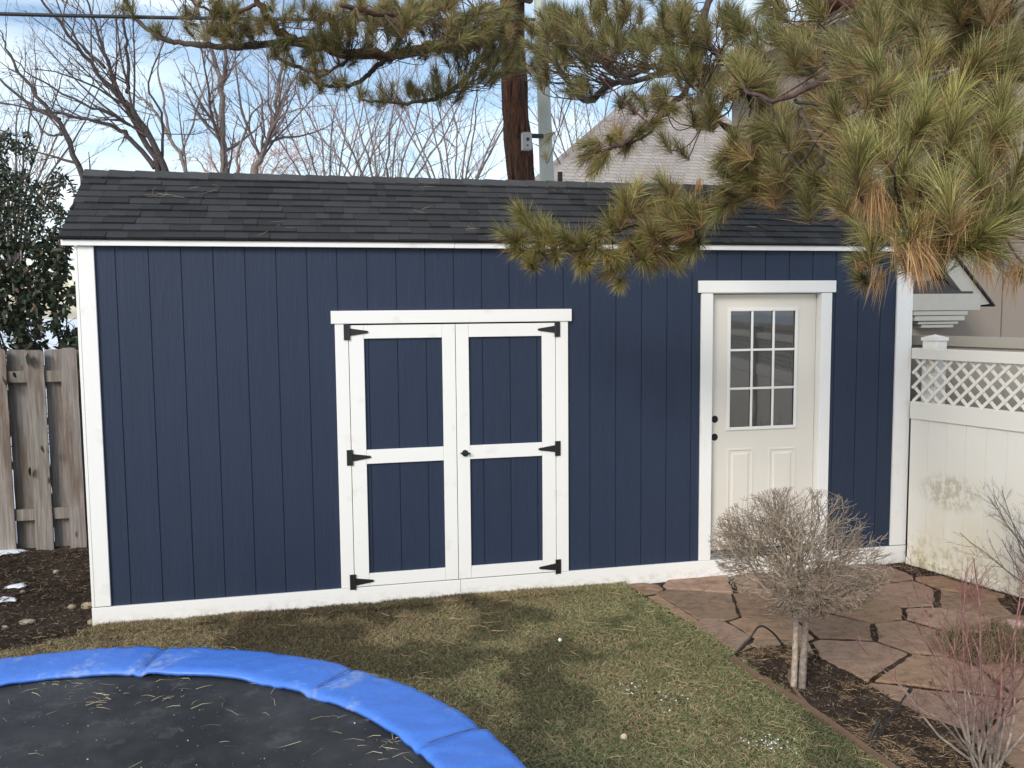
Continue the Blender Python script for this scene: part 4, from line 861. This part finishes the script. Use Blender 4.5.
def sheaf(c, ax, L, n, w=.0019, spread=.35, colr=(.52, .31, .14)):
    c = np.array(c); ax = np.array(ax, float); ax /= np.linalg.norm(ax); d = ax+nr.normal(0, spread*.5, (n, 3)); d /= np.linalg.norm(d, axis=1, keepdims=True)
    base = c+nr.normal(0, .012, (n, 3)); l = L*nr.uniform(.6, 1.1, n); P1 = base+d*(l*.5)[:, None]; d2 = d+np.array([0, 0, -.35]); d2 /= np.linalg.norm(d2, axis=1, keepdims=True); P2 = P1+d2*(l*.5)[:, None]
    C = np.array(colr)*nr.uniform(.5, 1.25, (n, 1))*nr.uniform(.92, 1.08, (n, 3)); NP0.append(base); NP1.append(P1); NP2.append(P2); NW.append(np.full(n, w)); NC.append(C)
def place(px, py, D, L=.165, n=150, hue=1., brown=.12, up=.65, out=.65, w=None):
    p = atD(px, py, D); i = int(np.argmin(((SP-np.array(p))**2).sum(1))); q = SAMP[i][0]; v = p-q; dist = v.length
    if w is None: w = .0011+.00020*D
    ax = (v.normalized()*out if dist > .02 else Vector((0, 0, 0)))+Vector((nr.normal(0, .3), nr.normal(0, .3), up+nr.normal(0, .2)))
    ax.normalize(); st = min(max(dist*.4, .05), .35); mid = p-ax*st*.8
    if dist < 1.8:
        c = tuple(x*nr.uniform(.8, 1.2) for x in (.10, .072, .055)); TW.cur = c; path = smoothpath([q, (q+mid)/2+Vector((nr.normal(0, .02), nr.normal(0, .02), nr.normal(0, .03)-.02*dist)), mid, p], 4)
        TW.tube(path, [.003+.0055*min(1, dist)*(1-j/(len(path)-1)) for j in range(len(path))], 5, False)
        if dist > .25:
            m = int(dist/.3)
            for _ in range(m):
                f = nr.uniform(.4, .9); j = int(f*(len(path)-2)); qq = path[j]; d_ = Vector((nr.normal(), nr.normal(), nr.normal()+.3)).normalized(); e = qq+d_*nr.uniform(.05, .16); TW.tube([qq, (qq+e)/2+Vector((0, 0, .01)), e], [.004, .003, .0025], 4, False)
    tuft(p, ax, L*nr.uniform(.82, 1.1), n, hue*nr.uniform(.8, 1.2), brown*nr.uniform(.5, 1.8), w)
def cluster(x, y, rx, ry, D, dD, m, **kw):
    for _ in range(m):
        a = nr.uniform(0, 2*np.pi); r_ = math.sqrt(nr.random()); place(x+rx*r_*math.cos(a), y+ry*r_*math.sin(a), D+nr.uniform(-dD, dD), **kw)
# --- nearest tufts, top right
for q in [(856, 150, 2.35, .17, 260, 1.25), (905, 165, 2.5, .165, 220, 1.2), (948, 190, 2.3, .17, 260, 1.2), (915, 232, 2.3, .165, 260, 1.1), (985, 232, 2.3, .16, 220, 1.), (872, 62, 3.0, .17, 200, .95), (845, 48, 3.2, .17, 180, .9),
          (1012, 205, 2.35, .165, 220, 1.1), (1000, 100, 2.7, .17, 220, 1.05), (960, 120, 2.6, .17, 220, 1.15), (925, 95, 2.7, .165, 200, 1.), (880, 105, 2.8, .165, 200, .9), (1020, 160, 2.5, .17, 200, 1.),
          (980, 60, 3.0, .17, 180, .9), (930, 50, 3.1, .17, 180, .85), (1015, 60, 3.0, .17, 180, .85), (895, 25, 3.5, .17, 150, .8), (830, 120, 3.3, .165, 180, .9), (880, 200, 2.6, .16, 180, .9), (838, 195, 3.2, .15, 150, .85),
          (872, 240, 3.0, .16, 170, .95), (905, 262, 2.9, .15, 170, .9), (940, 245, 2.7, .15, 150, .9), (858, 225, 3.2, .14, 120, .8), (900, 130, 2.6, .16, 200, 1.1), (975, 165, 2.5, .165, 200, 1.15), (1000, 255, 2.6, .15, 130, .8)]:
    [place(q[0]+a_, q[1]+b_, q[2]+.06*i_, q[3]*f_, int(q[4]*.8), q[5]*h_*1.15, brown=.2, up=.7) for i_, (a_, b_, f_, h_) in enumerate(((0, 0, .92, 1), (nr.normal(0, 22), nr.normal(0, 18), .72, 1.15), (nr.normal(0, 26), nr.normal(0, 20), .68, .8)))]
cluster(940, 150, 95, 85, 3.1, .3, 30, L=.13, n=150, hue=.85, brown=.25); cluster(930, 40, 110, 45, 3.8, .4, 30, n=140, hue=.8, brown=.12); cluster(860, 95, 130, 80, 4.9, .4, 46, n=110, hue=.7, brown=.15); cluster(740, 45, 80, 50, 5.8, .4, 26, n=110, hue=.7); cluster(800, 160, 50, 40, 4.8, .3, 16, n=110, hue=.7, brown=.25)
# --- right centre
cluster(735, 155, 22, 22, 4.3, .2, 7, n=170, hue=1., brown=.2); cluster(760, 185, 22, 18, 4.4, .2, 6, n=160, brown=.22); cluster(715, 205, 28, 14, 4.7, .2, 6, n=160, brown=.25, up=.2)
cluster(790, 130, 40, 38, 4.3, .3, 16, n=150, hue=.8, brown=.25); cluster(815, 185, 28, 20, 4.0, .2, 6, n=140, hue=.75, brown=.15)
cluster(752, 75, 30, 24, 4.6, .3, 12, n=150, hue=.9, brown=.15); cluster(820, 55, 40, 40, 4.6, .4, 18, n=140, hue=.75); cluster(780, 20, 60, 26, 5.2, .4, 20, n=130, hue=.7)
# --- hanging branch in front of the shed
for x, y, s in [(518, 212, 1.1), (508, 236, 1), (527, 222, 1.1), (540, 250, .95), (533, 262, .8), (556, 262, .8), (572, 248, .9), (560, 235, .8), (520, 250, .9),
                (628, 200, 1.0), (612, 222, 1.05), (596, 248, 1.05), (590, 266, 1.0), (606, 275, .9), (622, 262, 1.), (640, 240, 1.), (655, 262, .9), (676, 262, .85), (690, 250, .9), (650, 205, 1.), (672, 196, 1.05), (660, 218, 1), (684, 222, 1.), (640, 185, 1.05), (700, 238, .95), (578, 262, .9),(668,240,.9),(617,285,.8)]:
    place(x+nr.normal(0, 2), y+nr.normal(0, 2), 5.2+nr.uniform(-.12, .12), .16*s, 170, 1.25, brown=.2, up=.15 if y > 240 else .45)
cluster(655, 205, 38, 26, 5.0, .15, 10, n=130, hue=1.2, brown=.3); cluster(610, 250, 32, 22, 5.1, .15, 7, n=130, hue=1.2, brown=.25, up=.3); cluster(530, 240, 26, 26, 5.2, .12, 6, n=130, hue=1.2, brown=.2, up=.3); cluster(660, 250, 34, 12, 5.1, .12, 6, n=140, brown=.2, up=.2); cluster(690, 215, 24, 18, 4.9, .2, 6, n=150, brown=.4)
# --- mid distance clumps over the grey roof
for x, y in [(585, 158), (596, 150), (592, 172), (617, 132), (625, 150), (612, 142), (640, 130), (585, 145), (600, 165), (656, 122), (674, 110)]: place(x, y, 6.4+nr.uniform(-.1, .1), .17, 170, .95, brown=.15, up=.0)
cluster(670, 140, 14, 10, 5.8, .2, 2, n=110, hue=.7)
cluster(600, 50, 70, 40, 8.0, .8, 40, n=85, hue=.75); cluster(680, 55, 35, 55, 6.4, .6, 26, n=110, hue=.75); cluster(640, 20, 90, 26, 7.2, .8, 34, n=90, hue=.7); cluster(640, 95, 26, 16, 6.8, .4, 6, n=90, hue=.7)
cluster(710, 110, 22, 25, 5.5, .3, 7, n=120, hue=.75); cluster(560, 80, 24, 20, 8.5, .4, 6, n=80, hue=.7)
# --- upper left limb
cluster(500, 40, 45, 38, 9.2, .6, 36, n=80, hue=.75); cluster(440, 22, 52, 26, 8.6, .5, 44, n=80, hue=.85, brown=.2); cluster(380, 14, 54, 22, 8.2, .5, 40, n=80, hue=.85, brown=.2)
cluster(480, 72, 22, 14, 8.8, .3, 8, n=80, hue=.75); cluster(320, 28, 50, 20, 8.4, .3, 30, n=80, hue=.7); cluster(238, 24, 26, 20, 8.6, .3, 24, n=80, hue=.8, brown=.2); cluster(160, 24, 14, 10, 9.1, .2, 4, n=70, hue=.7); cluster(125, 6, 10, 8, 9.3, .2, 3, n=70, hue=.7)
cluster(322, 80, 24, 10, 8.6, .2, 12, n=70, hue=.6); cluster(310, 58, 16, 8, 8.6, .2, 5, n=70, hue=.6); cluster(372, 94, 16, 10, 8.6, .2, 4, n=70, hue=.6); cluster(430, 84, 26, 14, 8.8, .2, 12, n=70, hue=.65); cluster(205, 5, 25, 10, 8.6, .2, 6, n=70, hue=.7); cluster(455, 95, 14, 6, 9, .2, 3, n=60, hue=.65); cluster(290, 8, 30, 10, 8.3, .3, 8, n=70, hue=.7, brown=.2)
cluster(510, 30, 55, 38, 9.6, .4, 50, n=85, hue=.62); cluster(600, 35, 80, 38, 7.9, .5, 40, n=90, hue=.65); cluster(420, 25, 70, 28, 8.7, .4, 40, n=80, hue=.62); cluster(325, 40, 60, 26, 8.6, .3, 26, n=80, hue=.62); cluster(225, 22, 45, 20, 8.7, .2, 22, n=80, hue=.65); cluster(400, 92, 40, 9, 8.7, .2, 9, n=75, hue=.6); cluster(990, 22, 45, 30, 3.6, .2, 16, n=130, hue=.6, brown=.25); cluster(690, 75, 50, 45, 6.3, .4, 20, n=110, hue=.65); cluster(585, 25, 45, 25, 8.6, .5, 22, n=85, hue=.7); cluster(470, 45, 30, 26, 9.2, .3, 14, n=80, hue=.7, brown=.2); cluster(400, 30, 60, 20, 8.6, .3, 16, n=80, hue=.8, brown=.25)
cluster(550, 150, 6, 14, 9.5, .2, 2, n=60, hue=.8)
# --- dead sheaves
for x, y, D, s, n in [(873, 182, 2.4, .15, 90), (868, 176, 2.45, .14, 70), (915, 245, 2.3, .14, 120), (930, 238, 2.35, .15, 120), (900, 240, 2.4, .13, 90), (945, 235, 2.4, .13, 80), (985, 250, 2.4, .12, 70), (742, 76, 4.4, .14, 90), (752, 78, 4.4, .13, 60), (880, 270, 2.9, .12, 60), (858, 262, 3.1, .11, 60), (640, 225, 5.2, .11, 60), (690, 205, 5., .11, 70), (1015, 262, 2.5, .13, 60), (765, 180, 4.3, .11, 60), (700, 180, 4.9, .1, 50), (890, 205, 2.5, .12, 60), (960, 215, 2.3, .13, 80), (925,215,2.3,.12,70)]:
    sheaf(atD(x, y, D), (nr.normal(0, .25), nr.normal(0, .25), -1), s, n, .0012+.00019*D)
TW.build('twigs', M['limb'], pine, smooth=True)
o = blades('needles', np.concatenate(NP0), np.concatenate(NP1), np.concatenate(NP2), np.concatenate(NW), np.concatenate(NC), M['needle'], pine)

_lx = rng.uniform(-.6, 5.6, 34); _ly = rng.uniform(-2.9, -.1, 34); _k = np.hypot(_lx-.2, _ly+3.9) > 1.9; _lx, _ly = _lx[_k], _ly[_k]; _m = len(_lx)
for i in range(_m):
    b = MB(); r = random.Random(100+i); th = r.uniform(0, 6.28); L = r.uniform(.025, .05); c, sn_ = math.cos(th), math.sin(th); v = r.uniform(.6, 1.2); b.cur = (.20*v, .12*v, .065*v)
    P = [(0, 0, 0), (.3, .3, .008), (.75, .22, .012), (1, 0, .004), (.75, -.22, .010), (.3, -.3, .014)]; z = .035 if _lx[i] < 3.6 else .024
    b.add([(_lx[i]+(x*c-y*sn_)*L, _ly[i]+(x*sn_+y*c)*L, z+zz*.8) for x, y, zz in P], [(0, 1, 2, 3), (0, 3, 4, 5)])
    tag(b.build('fallen_leaf', M['leaf']), 'small curled brown leaf lying on the lawn or the flagstones', 'leaf', 'scattered fallen leaves')

# ------------------------------------------------------------------ pruned globe bush, red shrub, right-hand shrub
def globe_bush():
    r = random.Random(6); root = thing('globe_bush', (3.806, -1.99, 0), 'leafless round clipped bush on two short trunks by the entry door', 'bush')
    b = MB(); b.cur = (.38, .31, .25)
    t1 = smoothpath([(3.783, -1.99, -.03), (3.79, -1.99, .2), (3.785, -2.0, .46), (3.77, -1.99, .6)], 5); b.tube(t1, [.02-.0006*i for i in range(len(t1))], 9)
    b.cur = (.24, .2, .17); t2 = smoothpath([(3.828, -2.0, -.03), (3.83, -2.01, .2), (3.845, -2.0, .40), (3.86, -1.98, .5)], 5); b.tube(t2, [.023-.0006*i for i in range(len(t2))], 9)  # paler left and darker right trunk: sunlit and shaded sides put into colour
    b.build('trunk', M['limb'], root, smooth=True)
    tw = MB(); C0 = Vector((3.81, -1.98, .80)); RX, RZ_ = .485, .325
    def ok(p): q = p-C0; return (q.x/RX)**2+(q.y/RX)**2+(q.z/(RZ_ if q.z > 0 else .36))**2
    cols = lambda: (lambda f: tuple(x*f for x in (.37, .295, .225)))(r.uniform(.5, 1.35))
    def grow(p, d, rad_, L, lev):
        n = 5; q = [p.copy()]; d = d.normalized()
        for i in range(n):
            d = (d+Vector((r.gauss(0, .13), r.gauss(0, .13), r.gauss(0, .13)+(.04 if lev < 3 else .02)))).normalized(); nx = q[-1]+d*(L/n)
            if ok(nx) > 1.04 and lev > 0: break
            q.append(nx)
        if len(q) < 2: return
        tw.cur = cols(); tw.tube(q, [rad_*(1-.45*i/max(1, len(q)-1)) for i in range(len(q))], 5 if rad_ > .004 else 3, False)
        if lev >= 5: return
        m = {0: 6, 1: 6, 2: 5, 3: 4, 4: 3}[lev]
        for j in range(m):
            f = r.uniform(.3, 1) if j else 1; i = min(int(f*(len(q)-1)), len(q)-1); tg = (q[min(i+1, len(q)-1)]-q[max(i-1, 0)]).normalized()
            ax = rot_about(tg.orthogonal().normalized(), tg, r.uniform(0, 6.28)); dd = rot_about(tg, ax, r.uniform(.35, 1.05)); dd = (dd+(q[i]-C0).normalized()*.25).normalized()
            grow(q[i], dd, max(.0016, rad_*.58), L*r.uniform(.55, .85), lev+1)
    for st, nn2 in ((Vector((3.772, -1.99, .52)), 6), (Vector((3.86, -1.98, .46)), 6)):
        for j in range(nn2):
            a = 2*math.pi*j/nn2+r.uniform(-.3, .3); e = r.uniform(.25, 1.1); grow(st, Vector((math.cos(a)*math.cos(e), math.sin(a)*math.cos(e), math.sin(e))), .010, .33, 1)
    tw.build('twigs', M['limb'], root, smooth=True)
globe_bush()
def fan_shrub(name, loc, label, n, H, spread, c_low, c_high, seed, lean=(0, 0), r0=.008, lv=2, dens=9, minr=.0014, zc=(.15, .5)):
    r = random.Random(seed); root = thing(name, loc, label, 'shrub'); b = MB(); L0 = Vector(loc)
    def cf(p, rr):
        t = min(1, max(0, (p.z-zc[0])/(zc[1]-zc[0]))); j = r.uniform(.75, 1.2); return tuple((a*(1-t)+c*t)*j for a, c in zip(c_low, c_high))
    for i in range(n):
        a = r.uniform(0, 6.28); e = r.uniform(.1, spread); d = Vector((math.sin(e)*math.cos(a)+lean[0], math.sin(e)*math.sin(a)+lean[1], math.cos(e))); p = L0+Vector((r.uniform(-.05, .05), r.uniform(-.05, .05), -.03))
        Lg = H*r.uniform(.7, 1.1); q = wander(r, p, d, Lg, 9, .10, .02)
        for j in range(9):
            b.cur = cf(q[j], 0); rr = r0*(1-.085*j); b.tube([q[j], q[j+1]], [rr, rr*.93], 6, False)
        sub(r, b, q, (r0*.9, .002), lv, dens, (.3, .8), .42, cf, .1, .06, minr, .2)
    b.build('stems', M['limb'], root, smooth=True); return root
fan_shrub('red_twig_shrub', (4.17, -2.99, 0), 'bare shrub with grey base and thin pinkish red twigs at lower right', 20, .98, .70, (.30, .25, .215), (.27, .135, .125), 5, (-.02, .05), .0075, 3, 7.5, minr=.0012)
fan_shrub('grey_bare_shrub', (6.03, -1.55, 0), 'bare grey shrub in front of the white vinyl panels at the right edge', 24, .98, .85, (.15, .125, .115), (.20, .165, .15), 9, (-.03, .05), .008, 2, 11, zc=(.2, .9))
fan_shrub('pink_stemmed_shrub', (5.75, -1.0, 0), 'low spray of pinkish stems at the foot of the vinyl fence', 22, .34, .9, (.3, .15, .13), (.34, .17, .16), 13, (0, 0), .003, 1, 14, zc=(0, .2))

# ------------------------------------------------------------------ small things
def tubething(name, label, cat, pts, r_, mat, k=8):
    b = MB(); b.tube(smoothpath(pts, 5), r_, k); o = b.build(name, mat, smooth=True); return tag(o, label, cat)
hz = lambda x, y, z=0.012: atZ(x, y, z)
p0, p1 = hz(732, 657), hz(786, 648); m_ = (p0+p1)/2
tubething('drip_hose', 'thin black drip hose arching over the corner of the planting bed', 'hose', [hz(729, 661), p0, p0.lerp(p1, .3)+Vector((0, 0, .09)), m_+Vector((.0, 0, .165)), p0.lerp(p1, .75)+Vector((0, 0, .11)), p1, p1+Vector((.05, -.1, -.01))], .006, M['rubber'])
tubething('irrigation_pipe', 'dusty brown hose curling round the foot of the globe bush', 'hose', [hz(795, 664, .03), hz(789, 676, .03), hz(795, 690, .02), hz(806, 703, .02), hz(815, 712, .0)], .011, M['edging'])
# lawn edging strip
ep = [hz(*q, .02) for q in ((733, 660), (765, 683), (800, 704), (845, 735), (894, 771), (960, 818))]; b = MB(); ep = smoothpath(ep, 4)
for i in range(len(ep)-1):
    a_, c_ = ep[i], ep[i+1]; d = (c_-a_).normalized(); sd2 = Vector((0, 0, 1)).cross(d).normalized(); b.bar(a_-d*.001, c_, sd2, (0, 0, 1), .009, .055)
o = b.build('lawn_edging', M['edging']); tag(o, 'brown lawn edging strip between the grass and the planting bed', 'edging')
st = thing('garden_stake', hz(873, 745), 'black bent garden stake lying in the planting bed needles', 'stake')
b = MB(); b.tube([hz(869, 741, .02), hz(880, 720, .10)], .009, 8); b.build('spike', M['rubber'], st)
b = MB(); b.tube([hz(874, 744, .015), hz(887, 722, .075), hz(909, 691, .15)], .006, 8); b.tube([hz(909, 692, .148), hz(911, 689, .156)], .010, 8); b.build('rod', M['rubber'], st)
b = MB(); b.tube([hz(867, 742, .02), hz(872, 746, .012), hz(879, 740, .025), hz(882, 728, .05)], .005, 6); b.build('clip', M['rubber'], st)
def stone(name, label, x, y, w, h, col, seed, mat='stone', grp=None, cat='stone', z=0., flat=.6, jt=.14):
    r = random.Random(seed); p = hz(x, y, z); b = MB(); b.cur = col; n, m = 10, 6; V = []; fs = []
    for i in range(m+1):
        ph = math.pi*i/m
        for j in range(n):
            th = 2*math.pi*j/n; e = 1+(r.uniform(-jt, jt) if jt < .2 else jt*(math.sin(th*3+seed)+.6*math.sin(th*5+2*seed))*.6+r.uniform(-.1, .1)); V.append((p.x+w/2*math.sin(ph)*math.cos(th)*e, p.y+w/2*.8*math.sin(ph)*math.sin(th)*e, p.z+h*flat*math.cos(ph)*(1+r.uniform(-.1, .1))))
    for i in range(m):
        for j in range(n): fs.append((i*n+j, (i+1)*n+j, (i+1)*n+(j+1) % n, i*n+(j+1) % n))
    b.add(V, fs); o = b.build(name, M[mat], smooth=True); o.data.polygons.foreach_set('use_smooth', [True]*len(o.data.polygons)); return tag(o, label, cat, grp)
g_ = 'stones on the bare soil left of the shed'
stone('stone', 'tan stone touching the lawn, nearest the shed corner base', 88, 606, .10, .05, (.36, .28, .19), 1, grp=g_)
stone('stone', 'small buff stone just left of the largest tan stone', 72, 607, .06, .035, (.33, .27, .19), 2, grp=g_)
stone('stone', 'long flat pale stone at the edge of the turf, lower left', 27, 622, .11, .03, (.34, .30, .22), 3, grp=g_)
stone('stone', 'round brown stone halfway between turf and board fence', 23, 592, .05, .03, (.27, .2, .15), 4, grp=g_)
stone('stone', 'tiny pale stone near the left picture edge on dark soil', 5, 628, .05, .03, (.35, .32, .26), 5, grp=g_)
stone('stone', 'small grey stone close below the board fence', 56, 572, .05, .03, (.42, .4, .37), 6, grp=g_)
stone('stone', 'buff stone tucked against the white base trim', 92, 622, .06, .035, (.34, .28, .19), 7, grp=g_)
stone('snow_patch', 'thin patch of old snow beside the left end of the board fence', 6, 552, .30, .016, (1, 1, 1), 8, 'snow', cat='snow', grp='snow remnants', jt=.45)
stone('snow_patch', 'small melting snow patch on soil at the left edge', 4, 600, .18, .016, (1, 1, 1), 9, 'snow', cat='snow', grp='snow remnants', jt=.45)
stone('snow_patch', 'narrow snow strip halfway down the dark soil at left', 17, 586, .16, .016, (1, 1, 1), 10, 'snow', cat='snow', grp='snow remnants', jt=.45)
stone('pink_stone', 'flat pinkish stone beside the green ground cover at right edge', 1018, 626, .24, .06, (.62, .42, .37), 11)
stone('white_bit', 'white PVC elbow, shaped as a pebble, just right of the bush trunks', 808, 659, .035, .03, (.8, .8, .78), 12); stone('white_bit', 'white pebble in the bed below the arched hose', 745, 662, .03, .03, (.8, .8, .8), 13)  # the first stands for a PVC elbow, drawn with the stone shape
stone('tan_pebble', 'small tan pebble lying alone on the right part of the lawn', 624, 737, .035, .03, (.6, .5, .38), 14, z=.03); stone('white_bit', 'white speck of a pebble near the middle of the lawn', 560, 640, .025, .02, (.8, .8, .8), 15, z=.03)
b = MB()
# crumbs of snow on the lawn
def snowfn(n):
    P = []
    for x, y, s, m in ((770, 742, .06, 60), (775, 748, .05, 40), (632, 686, .05, 40), (670, 697, .06, 34), (628, 695, .03, 14), (745, 741, .02, 14), (667, 711, .02, 8)):
        p = atZ(x, y, .03); P += [(p.x+rng.normal(0, s), p.y+rng.normal(0, s*.6), .030+rng.uniform(0, .004)) for _ in range(m//2)]
    P = np.array(P); return P[:, 0], P[:, 1], P[:, 2]
scatter_straw('lawn_snow', 'last crumbs of snow caught in the grass near the planting bed', 0, snowfn, (.7, .73, .78), (.85, .87, .9), .004, .012, .006, .3)

# ------------------------------------------------------------------ light and sky
SUN_EL, SUN_AZ = rad(31), None
trav = Vector((.66, .75, 0)).normalized()                       # horizontal travel of the light: from behind-left of the camera
ld = Vector((trav.x*math.cos(SUN_EL), trav.y*math.cos(SUN_EL), -math.sin(SUN_EL)))
sun = bpy.data.objects.new('sun', bpy.data.lights.new('sun', 'SUN')); COL.objects.link(sun); sun.data.energy = 2.3; sun.data.angle = rad(20); sun.data.color = (1, .95, .88)
sun.rotation_euler = ld.to_track_quat('-Z', 'Y').to_euler(); sun.location = (0, -8, 8)
w = bpy.data.worlds.new('World'); sc.world = w; w.use_nodes = True; nt = w.node_tree; bg = nt.nodes['Background']
sky = nt.nodes.new('ShaderNodeTexSky'); sky.sky_type = 'NISHITA'; sky.sun_disc = False; sky.sun_elevation = SUN_EL
sky.sun_rotation = math.atan2(-trav.x, -trav.y); sky.air_density = 1.0; sky.dust_density = 1.0; sky.ozone_density = .7
tc = nt.nodes.new('ShaderNodeTexCoord'); mp = nt.nodes.new('ShaderNodeMapping'); mp.inputs['Scale'].default_value = (1.6, 1.6, 5.5); mp.inputs['Location'].default_value = (.35, .2, .1)
nz = nt.nodes.new('ShaderNodeTexNoise'); nz.inputs['Scale'].default_value = 2.0; nz.inputs['Detail'].default_value = 7; nz.inputs['Roughness'].default_value = .55; nz.inputs['Distortion'].default_value = .3
cr = nt.nodes.new('ShaderNodeValToRGB'); cr.color_ramp.elements[0].position = .42; cr.color_ramp.elements[1].position = .66
mx = nt.nodes.new('ShaderNodeMix'); mx.data_type = 'RGBA'; mx.inputs[7].default_value = (6.0, 6.75, 7.2, 1)
nt.links.new(tc.outputs['Generated'], mp.inputs[0]); nt.links.new(mp.outputs[0], nz.inputs['Vector']); nt.links.new(nz.outputs['Fac'], cr.inputs[0]); nt.links.new(cr.outputs[0], mx.inputs['Factor'])
nt.links.new(sky.outputs[0], mx.inputs[6]); nt.links.new(mx.outputs[2], bg.inputs['Color']); bg.inputs['Strength'].default_value = .175
vs = sc.view_settings; vs.view_transform = 'Standard'; vs.look = 'None'; vs.gamma = 1; vs.exposure = .2; vs.use_curve_mapping = False
sc.render.engine = 'CYCLES'; sc.cycles.max_bounces = 6; sc.cycles.diffuse_bounces = 3; sc.cycles.transparent_max_bounces = 4; sc.cycles.use_denoising = True; sc.cycles.denoiser = 'OPENIMAGEDENOISE'; sc.cycles.denoising_prefilter = 'ACCURATE'; sc.cycles.denoising_input_passes = 'RGB_ALBEDO_NORMAL'
